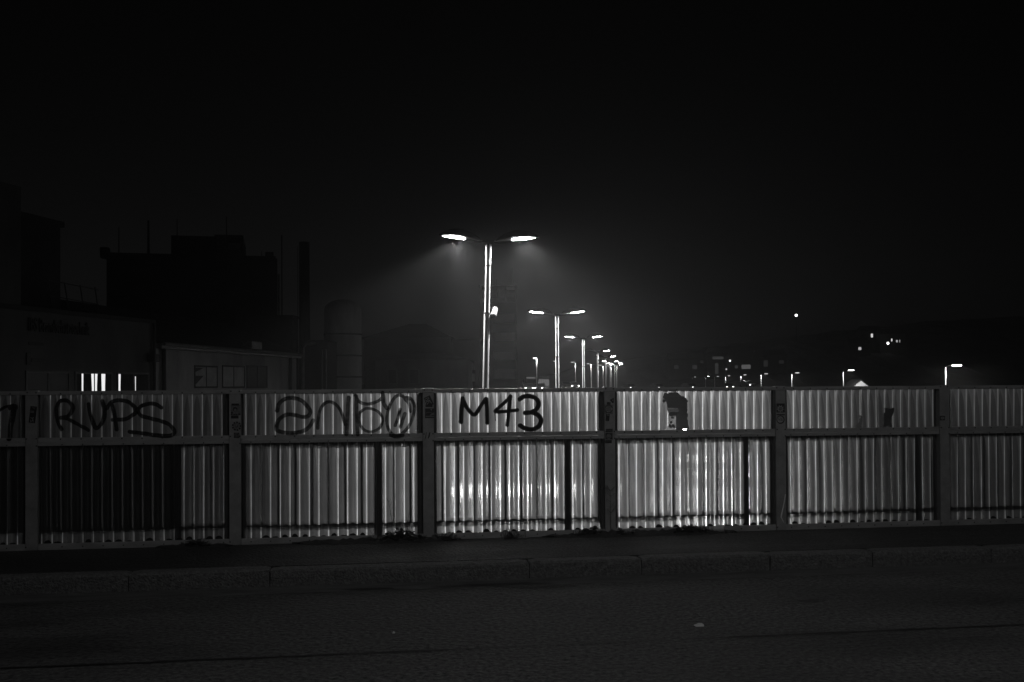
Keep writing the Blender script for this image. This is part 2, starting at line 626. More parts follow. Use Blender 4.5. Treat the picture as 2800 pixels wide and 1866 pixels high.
def corrugated(name, sa, sb, za, zb, s0, holes=(), parent=fence, rows=10, wavy_bottom=False, bend=None):
    per = 14
    n = int(round((sb - sa) / PITCHW * per))
    if holes:
        rows = int((zb - za) / 0.005)
    ss = np.linspace(sa, sb, n + 1)
    zz = np.linspace(za, zb, rows + 1)
    SS_, ZZ = np.meshgrid(ss, zz)
    YY = wave(SS_, s0)
    YY = YY + 0.002 * np.sin(SS_ * 7.3 + ZZ * 3.1) + 0.0015 * np.sin(ZZ * 9 + SS_ * 2)
    verts = np.stack([SS_, YY, ZZ], -1).reshape(-1, 3)
    idx = np.arange((rows + 1) * (n + 1)).reshape(rows + 1, n + 1)
    fa = np.stack([idx[:-1, :-1], idx[:-1, 1:], idx[1:, 1:], idx[1:, :-1]], -1).reshape(-1, 4)
    if holes:
        cx = (SS_[:-1, :-1] + SS_[1:, 1:]) / 2
        cz = (ZZ[:-1, :-1] + ZZ[1:, 1:]) / 2
        kill = np.zeros(cx.shape, bool)
        for h in holes:
            kill |= in_poly(cx, cz, h)
        fa = fa[~kill.reshape(-1)]
    me = bpy.data.meshes.new(name)
    me.from_pydata(verts.tolist(), [], fa.tolist())
    uvl = me.uv_layers.new(name='UVMap')
    li = np.zeros(len(me.loops), np.int32)
    me.loops.foreach_get('vertex_index', li)
    uvs = np.stack([(verts[:, 0] - s0) / PITCHW + 40 + s0 * 3.7 // 1, zb - verts[:, 2]], -1)[li]
    uvl.data.foreach_set('uv', uvs.reshape(-1).astype(np.float32))
    me.polygons.foreach_set('use_smooth', [True] * len(me.polygons))
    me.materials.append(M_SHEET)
    return link(name, me, parent)

def zz4(pts, sc=3.408, ox=1600, oy=1040):
    return [fence_pt(ox + x / sc, oy + y / sc) for x, y in pts]
HOLE3 = zz4([(722, 165), (728, 150), (745, 122), (770, 118), (790, 112), (850, 112), (880, 136), (915, 158), (940, 172), (951, 205), (949, 300), (956, 360), (957, 400), (966, 430), (966, 500), (742, 500), (752, 448), (775, 402), (805, 375), (785, 330), (772, 290), (755, 220), (745, 185)])
HOLE4A = zz4([(815, 308), (812, 360), (800, 450), (735, 450), (745, 412), (765, 400), (775, 350), (782, 318)], 3.136, 2100)
HOLE4B = zz4([(995, 245), (1020, 240), (1050, 246), (1068, 236), (1082, 242), (1078, 265), (1060, 315), (1050, 350), (1056, 385), (1030, 388), (1005, 405), (985, 424), (981, 400), (988, 330)], 3.136, 2100)

def jag(poly, seed, amp=.005):
    r = random.Random(seed)
    out = []
    for i in range(len(poly)):
        a, b = np.array(poly[i]), np.array(poly[(i + 1) % len(poly)])
        n = max(1, int(np.linalg.norm(b - a) / .018))
        for k in range(n):
            p = a + (b - a) * k / n
            out.append((p[0] + r.gauss(0, amp), p[1] + r.gauss(0, amp * .7)))
    return out
HOLE3, HOLE4A, HOLE4B = jag(HOLE3, 1), jag(HOLE4A, 2, .004), jag(HOLE4B, 3, .004)

PH_UP = [sx(p, 1130) for p in (30, 334.8, 699.8, 1233, 1705.7, 2168, 2619)]
PH_LO = [sx(p, 1300) for p in (21, 115.6, 687, 1217, 1691.6, 2160.6, 2615.6)]
UP, LO = {}, {}
S_UPZ = (1.0935, 1.520)
S_LOZ = (0.150, 1.0915)
plug_me = None
for b in range(len(POSTS) - 1):
    a0, a1 = POSTS[b], POSTS[b + 1]
    bi = b - 2                                     # 0 = the bay cut by the left edge
    pu = PH_UP[min(max(bi, 0), 6)]
    pl = PH_LO[min(max(bi, 0), 6)]
    la, lb = a0 + PW + 0.020, a1 - PW - 0.034
    holes = {4: (HOLE3,), 5: (HOLE4A, HOLE4B)}.get(bi, ())
    UP[bi] = corrugated('upper_sheet', la, lb, *S_UPZ, pu, holes)
    LO[bi] = corrugated('lower_sheet', la - 0.008, lb + 0.004, *S_LOZ, pl)
    # screwed flat strips in front of the sheet
    e0, e1 = a0 + PW + 0.002, a1 - PW - 0.002
    top = part('top_rail', MB().bbox(e0 - 0.02, e1 + 0.02, -0.020, 0.034, 1.511, ZTOP - 0.001, 0.003), M_STRIP, fence)
    mid = part('middle_rail', MB().bbox(e0, e1, -0.0205, -0.0140, 1.0930, 1.133, 0.0015), M_STRIP, fence)
    mid2 = part('middle_rail', MB().bbox(e0, e1, -0.0205, -0.0140, 1.0585, 1.0915, 0.0015), M_STRIP, fence)
    bot = part('bottom_rail', MB().bbox(e0, e1, -0.0225, -0.0160, 0.1384, 0.196, 0.002), M_STRIP, fence)
    for (o, z, ph, yy) in ((top, 1.524, pu, -.020), (mid, 1.118, pu, -.0205), (mid2, 1.070, pl, -.0205), (bot, 0.165, pl, -.0225)):
        sc_ = MB()
        k = math.ceil((e0 + .03 - ph) / PITCHW)
        k += (k % 2)
        while ph + k * PITCHW < e1 - .02:
            x = ph + k * PITCHW
            sc_.tube([(x, yy - 0.004, z), (x, yy + 0.002, z)], 0.0062, 6)
            k += 2
        part('screw_heads', sc_, M_SCREW, o, stuff=True)
    # dark foam closers standing in the back-going waves
    if plug_me is None:
        pr = [(-.034, 0), (-.030, .012), (-.018, .026), (0, .031), (.018, .026), (.031, .011), (.034, 0)]
        plug_me = MB().prism(pr, -0.008, 0.012).mesh('foam_plug', M_FOAM)
    k = math.ceil((la - pl) / PITCHW)
    rr = random.Random(50 + b)
    while pl + (k + .5) * PITCHW < lb:
        if rr.random() < 0.8:
            o = link('foam_plug', plug_me, bot, (pl + (k + .5) * PITCHW + rr.uniform(-.006, .006), 0.0, 0.196 - rr.uniform(0, .008)))
            o.scale = (rr.uniform(.7, 1.05), 1, rr.choice((.25, .45, .7, .8, 1.0)))
        k += 1

POST = {}
for i, s in enumerate(POSTS):
    pi = i - 3
    mb = MB()
    mb.bbox(s - PW, s + PW, -0.034, -0.0245, Z0 + .002, 1.508, 0.002)
    mb.box(s - PW + .001, s - PW + .006, -0.0245, 0.05, Z0 + .002, 1.505)
    mb.box(s + PW - .006, s + PW - .001, -0.0245, 0.05, Z0 + .002, 1.505)
    p = part('post', mb, M_GALV, fence)
    POST[pi] = p
    part('post_core', MB().box(s - PW - 0.048, s + PW + 0.034, 0.0345, 0.0505, Z0 + .003, 1.509), M_DARK, p)
    part('post_cap', MB().bbox(s - PW - .002, s + PW + .002, -0.0245, 0.040, 1.5095, ZTOP + 0.006, 0.002), M_STRIP, p)
    sc_ = MB()
    for (dx, z) in ((-.036, 1.535), (.038, 1.534), (-.04, 1.125), (.043, 1.126), (.044, 1.062), (-.045, .17)):
        yy = -.0245 if z > 1.5 else -.034
        sc_.tube([(s + dx, yy - .004, z), (s + dx, yy + .002, z)], 0.0068, 6)
    part('screw_heads', sc_, M_SCREW, p, stuff=True)

# bent lip on the fifth post (its right edge is knocked in near the foot)
def lip():
    pts = [fence_pt(1600 + x / 3.408, 1040 + y / 3.408) for x, y in ((1852, 1060), (1845, 1110), (1832, 1180), (1815, 1250), (1812, 1275), (1826, 1300), (1838, 1325))]
    return MB().tube([(s, -0.036, z) for s, z in pts], [.003, .004, .006, .007, .006, .005, .002], 6)
part('bent_lip', lip(), M_POLE, POST[4])

def flap(bay, px, py, w, h, curl, seed, ox=1600, sc=3.408):
    s0_, z0_ = fence_pt(ox + px / sc, 1040 + py / sc)
    r = random.Random(seed)
    vs, fs = [], []
    n = 6
    for i in range(n + 1):
        t = i / n
        a = curl * t
        ww = w * (1 - t * .75) * r.uniform(.85, 1.1)
        vs += [(s0_ - ww / 2, -.004 - h * .5 * math.sin(a) * t, z0_ + h * t * math.cos(a)), (s0_ + ww / 2, -.004 - h * .5 * math.sin(a) * t - .004, z0_ + h * t * math.cos(a))]
    for i in range(n):
        fs.append((2 * i, 2 * i + 1, 2 * i + 3, 2 * i + 2))
    return part('torn_flap', MB().add(vs, fs), M_FLAP, UP[bay], smooth=True)
M_FLAP = mat('torn_sheet', 0.2, 0.5, 0.4, 30)
flap(4, 735, 180, .035, -.05, .9, 1)
flap(4, 945, 205, .028, .04, 1.2, 2)
flap(4, 800, 380, .03, -.045, 1.0, 3)
flap(4, 905, 150, .05, -.035, .8, 4)
flap(5, 782, 318, .03, .03, .9, 5, 2100, 3.136)
flap(5, 1050, 388, .035, -.03, .8, 6, 2100, 3.136)

# ------------------------------------------------------------------ graffiti
def catmull(pts, k=8):
    P = [np.array(p, float) for p in pts]
    if len(P) < 3:
        return np.array([P[0] + (P[-1] - P[0]) * t for t in np.linspace(0, 1, k)])
    P = [2 * P[0] - P[1]] + P + [2 * P[-1] - P[-2]]
    out = []
    for i in range(1, len(P) - 2):
        p0, p1, p2, p3 = P[i - 1:i + 3]
        for t in np.linspace(0, 1, k, endpoint=False):
            out.append(.5 * ((2 * p1) + (-p0 + p2) * t + (2 * p0 - 5 * p1 + 4 * p2 - p3) * t * t + (-p0 + 3 * p1 - 3 * p2 + p3) * t ** 3))
    out.append(P[-2])
    return np.array(out)

def letter(strokes, bay, m, scale, ox, oy=1040, name='graffiti_letter'):
    up = UP[bay]
    s0 = PH_UP[bay]
    segs = []
    for pts, w in strokes:
        c = catmull(pts)
        sz = np.array([fence_pt(ox + x / scale, oy + y / scale) for x, y in c])
        Zd = FY / 2722
        rad = w / 2 / scale * Zd
        segs.append((sz, rad))
    allp = np.concatenate([q for q, _ in segs])
    mr = max(r for _, r in segs) * 1.3
    ds = PITCHW / 24
    dz = 0.0036
    gx = np.arange(allp[:, 0].min() - mr, allp[:, 0].max() + mr, ds)
    gz = np.arange(max(allp[:, 1].min() - mr, 1.06), min(allp[:, 1].max() + mr, 1.545), dz)
    CX, CZ = np.meshgrid((gx[:-1] + gx[1:]) / 2, (gz[:-1] + gz[1:]) / 2)
    keep = np.zeros(CX.shape, bool)
    wob = 1 + 0.10 * np.sin(2 * math.pi * (CX - s0) / PITCHW + 1.0) + 0.06 * np.sin(CX * 61 + CZ * 47)
    for q, r in segs:
        for a, b in zip(q[:-1], q[1:]):
            d = b - a
            l2 = max(d @ d, 1e-12)
            t = np.clip(((CX - a[0]) * d[0] + (CZ - a[1]) * d[1]) / l2, 0, 1)
            dist = np.hypot(CX - a[0] - t * d[0], CZ - a[1] - t * d[1])
            keep |= dist < r * wob * 1.2
    ii = np.argwhere(keep)
    vid = {}
    vs, fs = [], []
    def vert(i, j):
        k = (i, j)
        if k not in vid:
            x, z = gx[j], gz[i]
            y = float(wave(x, s0)) - 0.0028 + 0.002 * math.sin(x * 7.3 + z * 3.1) + 0.0015 * math.sin(z * 9 + x * 2)
            if z < 1.134 or z > 1.510:
                y = -0.0222
            vid[k] = len(vs)
            vs.append((x, y, z))
        return vid[k]
    for i, j in ii:
        fs.append((vert(i, j), vert(i, j + 1), vert(i + 1, j + 1), vert(i + 1, j)))
    V = np.array(vs)
    cov = np.zeros(len(V))
    for q, r in segs:
        for a, b in zip(q[:-1], q[1:]):
            d = b - a
            l2 = max(d @ d, 1e-12)
            t = np.clip(((V[:, 0] - a[0]) * d[0] + (V[:, 2] - a[1]) * d[1]) / l2, 0, 1)
            dist = np.hypot(V[:, 0] - a[0] - t * d[0], V[:, 2] - a[1] - t * d[1])
            cov = np.maximum(cov, np.clip((r * 1.22 - dist) / (r * .34), 0, 1))
    mb = MB().add(vs, fs)
    o = part(name, mb, m, up, smooth=True)
    at_ = o.data.attributes.new('cover', 'FLOAT', 'POINT')
    at_.data.foreach_set('value', cov.astype(np.float32))
    return o

letter([([(0, 258), (50, 228), (110, 222)], 22), ([(112, 225), (118, 245), (105, 330), (90, 400), (84, 500)], 40), ([(90, 235), (130, 230)], 44)], 0, M_FADED, 3.136, 0)
RU = 32
letter([([(530, 420), (500, 370), (485, 290), (490, 220), (520, 180), (565, 175), (610, 200), (625, 240), (605, 290), (570, 315), (525, 322)], RU), ([(525, 320), (600, 340), (660, 375), (720, 405), (758, 430)], 28)], 1, M_FADED, 3.136, 0)
letter([([(760, 205), (772, 280), (798, 360), (825, 412), (870, 375), (893, 320), (896, 250), (880, 180)], RU)], 1, M_FADED, 3.136, 0)
letter([([(965, 215), (985, 310), (1000, 425)], 28), ([(915, 240), (950, 195), (1010, 172), (1090, 183), (1150, 225), (1165, 275), (1130, 305), (1070, 335), (970, 340)], RU)], 1, M_FADED, 3.136, 0)
letter([([(1385, 235), (1330, 205), (1270, 203), (1205, 228), (1185, 268), (1215, 305), (1300, 330), (1380, 350), (1450, 380), (1492, 425), (1488, 462), (1440, 478), (1330, 470), (1220, 455), (1110, 443)], RU)], 1, M_FADED, 3.136, 0)
N2 = 33
letter([([(495, 262), (510, 205), (560, 163), (630, 153), (700, 173), (755, 225), (780, 270), (760, 308), (710, 315), (640, 298), (570, 298), (510, 340), (490, 395), (500, 433), (560, 450), (640, 452), (720, 435), (770, 400), (803, 345)], N2)], 2, M_THIN, 3.136, 600)
letter([([(843, 412), (848, 330), (868, 245), (910, 195), (960, 188), (1010, 220), (1050, 285), (1078, 380)], 27)], 2, M_THIN, 3.136, 600)
letter([([(1108, 150), (1098, 300), (1090, 462)], 33)], 2, M_THIN, 3.136, 600)
letter([([(1172, 135), (1176, 300), (1186, 466)], 30), ([(1165, 130), (1200, 185), (1265, 205), (1340, 188), (1390, 155), (1400, 105)], 27), ([(1398, 110), (1408, 195), (1435, 240)], 33), ([(1205, 275), (1260, 243), (1335, 256), (1388, 300), (1400, 350), (1372, 410), (1310, 442), (1250, 432), (1210, 388), (1198, 330), (1205, 275)], 24)], 2, M_THIN, 3.136, 600)
letter([([(1620, 172), (1545, 128), (1490, 165), (1450, 250), (1435, 340), (1450, 420), (1490, 468), (1550, 468), (1620, 400), (1660, 310), (1672, 220), (1640, 158), (1585, 150)], 27), ([(1470, 470), (1520, 482), (1570, 470)], 33), ([(1550, 250), (1532, 320), (1507, 390)], 27), ([(1590, 288), (1572, 340), (1553, 400)], 30), ([(1590, 165), (1625, 205), (1638, 270)], 24)], 2, M_THIN, 3.136, 600)
M4 = 42
letter([([(376, 388), (380, 280), (392, 172)], M4), ([(392, 172), (435, 262), (500, 322), (555, 250), (608, 175)], 36), ([(612, 175), (618, 280), (620, 398)], M4 - 6)], 3, M_INK, 3.408, 1150)
letter([([(838, 152), (765, 225), (698, 284), (720, 296), (800, 290), (905, 278)], 32), ([(838, 150), (822, 290), (808, 418)], 36), ([(690, 290), (698, 380)], 7)], 3, M_INK, 3.408, 1150)
letter([([(925, 178), (960, 153), (1020, 150), (1080, 175), (1100, 222), (1080, 270), (1030, 298), (972, 305)], 42), ([(1030, 300), (1090, 322), (1120, 370), (1100, 430), (1040, 458), (970, 448), (928, 422)], 42)], 3, M_INK, 3.408, 1150)

# ------------------------------------------------------------------ stickers on the posts
def sticker(pi, corners, sc, ox, oy, base, marks=(), label=None):
    """corners and marks in enlarged-photo pixels; marks: (kind, data, material index)"""
    def q(x, y):
        return fence_pt(ox + x / sc, oy + y / sc, -0.034)
    mb = MB()
    def poly(pts, y, mi):
        n = len(pts)
        vs = [(s, y - 0.0012, z) for s, z in pts] + [(s, y, z) for s, z in pts]
        mb.add(vs, [tuple(range(n)), tuple(range(2 * n - 1, n - 1, -1))] + [(i, (i + 1) % n, n + (i + 1) % n, n + i) for i in range(n)], mi)
    poly([q(*c) for c in corners], -0.0345, 0)
    for k, (kind, d, mi) in enumerate(marks):
        y = -0.0360 - 0.0004 * (k % 4)
        if kind == 'poly':
            poly([q(*c) for c in d], y, mi)
        elif kind == 'disc':
            cx, cy_, r = d
            poly([q(cx + r * math.cos(t * .3491), cy_ + r * math.sin(t * .3491)) for t in range(18)], y, mi)
        elif kind == 'line':
            pts, w = d
            for a, b in zip(pts[:-1], pts[1:]):
                a, b = np.array(a, float), np.array(b, float)
                t = (b - a) / (np.linalg.norm(b - a) + 1e-9)
                nn = np.array((-t[1], t[0])) * w / 2
                poly([q(*(a + nn)), q(*(b + nn)), q(*(b - nn)), q(*(a - nn))], y, mi)
    o = part('sticker', mb, [base, M_STDARK, M_STMID, M_STLIGHT], POST[pi], label=label)
    return o
def rect(x0, y0, x1, y1):
    return [(x0, y0), (x1, y0), (x1, y1), (x0, y1)]
def ticks(cx, cy_, r0, r1, n, w, mi, ph=0.0):
    return [('line', ([(cx + r0 * math.cos(ph + 6.283 * k / n), cy_ + r0 * math.sin(ph + 6.283 * k / n)), (cx + r1 * math.cos(ph + 6.283 * k / n), cy_ + r1 * math.sin(ph + 6.283 * k / n))], w), mi) for k in range(n)]
# first post: black strip with light script at both ends
sticker(0, [(488, 345), (690, 365), (625, 870), (430, 850)], 11.2, 40, 1080, M_STDARK, [
    ('line', ([(540, 385), (640, 378)], 16), 2), ('line', ([(545, 390), (600, 425), (625, 400), (610, 450)], 12), 2),
    ('poly', [(490, 480), (600, 490), (590, 560), (480, 550)], 2),
    ('line', ([(490, 690), (515, 720), (540, 700), (560, 735), (590, 690)], 14), 3), ('line', ([(490, 760), (490, 835), (560, 770), (575, 850)], 14), 3), ('line', ([(545, 720), (575, 790)], 16), 3)],
    label='black sticker with light writing, stuck slightly askew')
# second post
sticker(1, rect(225, 235, 430, 280), 9.8, 610, 1080, M_STDARK)
sticker(1, rect(205, 285, 470, 540), 9.8, 610, 1080, M_STMID, [
    ('disc', (325, 390, 62), 1), ('disc', (327, 410, 40), 2), ('poly', rect(290, 345, 320, 360), 1), ('poly', rect(335, 345, 362, 360), 1),
    ('poly', rect(205, 515, 255, 540), 1), ('poly', rect(275, 515, 320, 540), 1), ('poly', rect(340, 515, 385, 540), 1), ('poly', rect(405, 500, 465, 540), 1), ('poly', rect(205, 285, 470, 296), 1), ('disc', (240, 480, 28), 1)],
    label='grey sticker with a dark drawing above a row of black blocks')
sticker(1, rect(215, 555, 415, 635), 9.8, 610, 1080, M_STDARK)
sticker(1, [(362 + 126 * math.cos(t * .2618), 843 + 126 * math.sin(t * .2618)) for t in range(24)], 9.8, 610, 1080, M_STDARK,
        ticks(362, 843, 88, 124, 9, 16, 3, .3) + [('disc', (362, 843, 84), 2), ('line', ([(315, 850), (350, 875), (410, 830)], 14), 1), ('disc', (395, 825, 12), 1), ('disc', (330, 815, 12), 1)],
        label='round sticker with a dark ring of lettering')
sticker(1, rect(290, 1015, 438, 1155), 9.8, 610, 1080, M_STDARK, [('disc', (364, 1080, 58), 2), ('disc', (364, 1080, 48), 1), ('line', ([(320, 1075), (410, 1085)], 12), 2), ('line', ([(352, 1040), (365, 1120)], 12), 2)],
        label='small black square sticker with a circled mark')
# third post
sticker(2, rect(215, 335, 395, 402), 9.22, 1140, 1070, M_STDARK)
sticker(2, [(175, 175), (325, 105), (425, 330), (270, 405)], 9.22, 1140, 1070, M_STDARK, [
    ('line', ([(205, 210), (235, 180), (280, 170), (300, 150)], 12), 3), ('line', ([(215, 235), (250, 245), (270, 200), (310, 190)], 12), 3), ('line', ([(235, 290), (255, 250), (290, 265), (300, 225), (340, 255)], 13), 3), ('line', ([(255, 340), (275, 300), (310, 290)], 12), 3), ('line', ([(320, 240), (375, 310)], 11), 3), ('line', ([(265, 215), (345, 290)], 9), 2)],
    label='tilted black sticker with white scribbled lettering')
sticker(2, rect(205, 435, 435, 680), 9.22, 1140, 1070, M_STDARK, [('line', ([(215, 560), (270, 535), (380, 535)], 10), 2), ('poly', [(330, 455), (385, 440), (370, 500)], 2), ('poly', [(360, 560), (430, 540), (430, 600), (320, 620)], 2), ('line', ([(220, 635), (425, 640)], 26), 2)],
        label='dark picture sticker with a pale landscape')
sticker(2, [(232, 1040), (246, 1040), (225, 1180), (190, 1245), (205, 1180)], 9.22, 1140, 1070, M_STDARK)
sticker(2, [(310, 1040), (340, 1040), (320, 1150), (290, 1200), (272, 1190)], 9.22, 1140, 1070, M_STDARK)
# fourth post
sticker(3, rect(120, 360, 350, 615), 9.8, 1640, 1070, M_STMID, [('disc', (235, 480, 112), 1), ('disc', (235, 480, 96), 2), ('disc', (320, 480, 20), 3)])
sticker(3, [(265, 235), (350, 190), (375, 190), (375, 315), (340, 325)], 9.8, 1640, 1070, M_STDARK, [('disc', (345, 245, 18), 2)])
sticker(3, [(192, 290), (292, 300), (252, 805), (150, 795)], 9.8, 1640, 1070, M_STDARK, [('line', ([(180, 600), (265, 605)], 14), 3), ('line', ([(190, 640), (250, 645)], 26), 2), ('disc', (205, 550, 12), 3), ('disc', (245, 550, 12), 3)] + [('line', ([(195 - k * 3, 320 + k * 36), (285 - k * 3, 328 + k * 36)], 5), 2) for k in range(6)],
        label='long black sticker of small text, stuck aslant')
sticker(3, rect(165, 1010, 345, 1100), 9.8, 1640, 1070, M_STDARK, [('line', ([(170 + 18 * k, 1030), (170 + 18 * k, 1085)], 4), 2) for k in range(1, 10)])
sticker(3, rect(148, 1108, 342, 1303), 9.8, 1640, 1070, M_STDARK, [('disc', (240, 1215, 66), 2), ('line', ([(195, 1235), (290, 1250)], 12), 1), ('line', ([(150, 1112), (340, 1120)], 9), 3), ('line', ([(150, 1292), (330, 1300)], 7), 3)],
        label='black square sticker with a pale round figure')
sticker(3, rect(138, 1312, 320, 1395), 9.8, 1640, 1070, M_STDARK)
# fifth post
sticker(4, rect(185, 340, 510, 690), 14.25, 2110, 1080, M_STDARK, ticks(335, 545, 105, 150, 9, 18, 3, .2) + [('disc', (335, 545, 108), 3), ('disc', (335, 545, 80), 2), ('line', ([(280, 585), (345, 590)], 20), 1), ('disc', (390, 520, 16), 1)],
        label='square sticker with a pale toothed ring')
sticker(4, rect(190, 755, 510, 798), 14.25, 2110, 1080, M_STDARK)
sticker(4, [(345 + 158 * math.cos(t * .2618), 970 + 165 * math.sin(t * .2618)) for t in range(24)], 14.25, 2110, 1080, M_STDARK,
        [('disc', (335, 965, 125), 3), ('line', ([(315, 915), (415, 912)], 20), 1), ('line', ([(345, 965), (420, 960)], 18), 1), ('line', ([(345, 1003), (430, 990)], 20), 1), ('poly', [(255, 900), (320, 960), (320, 1015), (265, 980)], 1)],
        label='round sticker with a pale disc and black bars')
# sixth post
sticker(5, rect(1475, 306, 1516, 345), 3.136, 2100, 1040, M_STDARK, [('line', ([(1481, 325), (1490, 315), (1490, 335), (1481, 325)], 3), 3), ('line', ([(1503, 315), (1511, 325), (1503, 335), (1503, 315)], 3), 3), ('line', ([(1496, 312), (1496, 340)], 3), 3)])

# ------------------------------------------------------------------ bridge railing behind the sheets
railing = thing('bridge_railing', 'dark steel bar railing standing close behind the translucent fence', 'railing', BR, TH)
RP = [sx(p, 1300) for p in (489, 1038, 1554, 2043, 2512)]
while RP[-1] < 9:
    RP.append(RP[-1] + BAY)
while RP[0] > -9:
    RP.insert(0, RP[0] - BAY)
RY = 0.085
for i in range(len(RP) - 1):
    part('handrail', MB().box(RP[i] + .0335, RP[i + 1] - .0335, RY - .030, RY + .030, 1.035, 1.085), M_DARK, railing)
    part('lower_rail', MB().box(RP[i] + .0335, RP[i + 1] - .0335, RY - .02, RY + .02, 0.285, 0.325), M_DARK, railing)
for s in RP:
    part('railing_post', MB().box(s - .033, s + .033, RY - .03, RY + .03, Z0 + .002, 1.09), M_DARK, railing)
bal = MB().box(-.011, .011, -.008, .008, 0.326, 1.034).mesh('baluster', M_DARK)
for i in range(len(RP) - 1):
    n = 12
    for k in range(1, n):
        s = RP[i] + (RP[i + 1] - RP[i]) * k / n
        if s < sx(489, 1300):
            continue
        link('baluster', bal, railing, (s, RY, 0))
slat = MB().box(-PITCHW / 2 + .009, PITCHW / 2 - .009, -.002, .002, 0.327, 1.033).mesh('added_shade_slat', M_DARK)  # added slats: keep light off the lower left sheets, slits leave lit lines
k = -60
while True:
    x = PH_LO[1] + .012 + (k + .5) * PITCHW
    k += 1
    if x > sx(489, 1300):
        break
    l, r_ = x - PITCHW / 2 + .009, x + PITCHW / 2 - .009
    for q in RP:
        if l < q + .034 and r_ > q - .034:
            if x < q:
                r_ = q - .034
            else:
                l = q + .034
    if x < -7.5 or r_ - l < .012:
        continue
    o = link('added_shade_slat', slat, railing, ((l + r_) / 2, RY, 0))
    o.scale.x = (r_ - l) / (PITCHW - .018)

# ------------------------------------------------------------------ weeds and litter along the fence foot
def soil_strip():
    r = random.Random(5)
    mb = MB()
    for (pa, pb, h) in ((800, 1260, .030), (1480, 2010, .035), (430, 640, .018)):
        s0, s1 = sx(pa, 1460), sx(pb, 1460)
        n = int((s1 - s0) / .035)
        vs, fs = [], []
        for i in range(n + 1):
            t = i / n
            env = math.sin(math.pi * min(1, max(0, t))) ** .5
            hh = h * env * r.uniform(.5, 1.25)
            x = s0 + (s1 - s0) * t
            vs += [(x, -.16 * env - .03 + r.uniform(-.03, .03), Z0 + .001), (x, -.09, Z0 + .001 + hh * .7 + r.uniform(0, .01)), (x, -.045, Z0 + .003 + hh + r.uniform(0, .015)), (x, -.026, Z0 + hh * .8 + .004)]
        for i in range(n):
            for k in range(3):
                fs.append((4 * i + k, 4 * i + 4 + k, 4 * i + 5 + k, 4 * i + 1 + k))
        mb.add(vs, fs)
    o = structure('soil', mb, M_DIRT, BR, BROT, True)
    o['kind'] = 'stuff'
    return o
soil_strip()

def leaf(mb, base, direction, length, width, droop, mi=0):
    d = Vector(direction).normalized()
    side = d.cross(Vector((0, 0, 1)))
    if side.length < 1e-3:
        side = Vector((1, 0, 0))
    side.normalize()
    b = Vector(base)
    vs = []
    prof = [(0, .12), (.3, .85), (.6, 1), (.85, .6), (1, .05)]
    for t, w in prof:
        c = b + d * (length * t) + Vector((0, 0, -droop * t * t))
        vs += [c - side * (width * w / 2), c + side * (width * w / 2)]
    mb.add(vs, [(2 * i, 2 * i + 2, 2 * i + 3, 2 * i + 1) for i in range(4)], mi)

def blade(mb, base, tip, w, mi=0, bend=0.0):
    b, t = Vector(base), Vector(tip)
    side = Vector((1, 0, 0)) * w / 2
    m = (b + t) / 2 + Vector((bend, 0, 0))
    mb.add([b - side, b + side, m - side * .7, m + side * .7, t], [(0, 1, 3, 2), (2, 3, 4)], mi)

def weed(px, width, height, n, nb, label, seed, bh=0.14, cat='weed', y=-.06):
    r = random.Random(seed)
    s = sx(px, 1455)
    p = Vector(BR) + ex * s + ey * y
    t = thing('weed_clump', label, cat, (p.x, p.y, Z0 + .004), TH, 'weeds growing along the fence foot')
    if n:
        mb = MB()
        for i in range(n):
            x = r.gauss(0, width * .38)
            x = max(-width, min(width, x))
            hh = height * math.exp(-(x / (width * .75)) ** 2) * r.uniform(.15, 1.0)
            a = r.uniform(0, 6.28)
            leaf(mb, (x, r.uniform(-.05, .03), hh * .75), (math.cos(a), math.sin(a) * .8, r.uniform(-.1, .9)), r.uniform(.03, .075), r.uniform(.02, .045), r.uniform(0, .03))
        o = part('leaves', mb, M_LEAF, t)
        o['kind'] = 'stuff'
    if nb:
        mb = MB()
        for i in range(nb):
            x = r.uniform(-width, width)
            h = bh * r.uniform(.4, 1)
            blade(mb, (x, r.uniform(-.03, .02), 0), (x + r.uniform(-.5, .5) * h, r.uniform(-.05, .02), h), r.uniform(.003, .006), 0, r.uniform(-.02, .02))
        o = part('grass_blades', mb, M_DRY, t)
        o['kind'] = 'stuff'
    return t
weed(1092, .24, .13, 240, 40, 'largest leafy weed clump, heaped left of the post beside the M', 1, .20)
weed(545, .16, .06, 90, 30, 'low dark weed clump at the dim left bay under the letters RUPS', 2, .10)
weed(1400, .12, .03, 40, 24, 'sparse tuft of splayed grass under the right side of the M and 4 bay', 3, .17)
weed(1605, .15, .08, 130, 18, 'leafy weed clump left of the post with the long slanted sticker', 4, .14)
weed(1700, .12, .05, 80, 16, 'low weed clump right of the post with the long slanted sticker', 5, .10)
weed(1880, .24, .075, 220, 36, 'broad leafy weed clump under the torn upper sheet, left of the plastic cup', 6, .13)
weed(1215, .14, .05, 90, 10, 'small weed clump at the foot of the post left of the M', 7, .08)
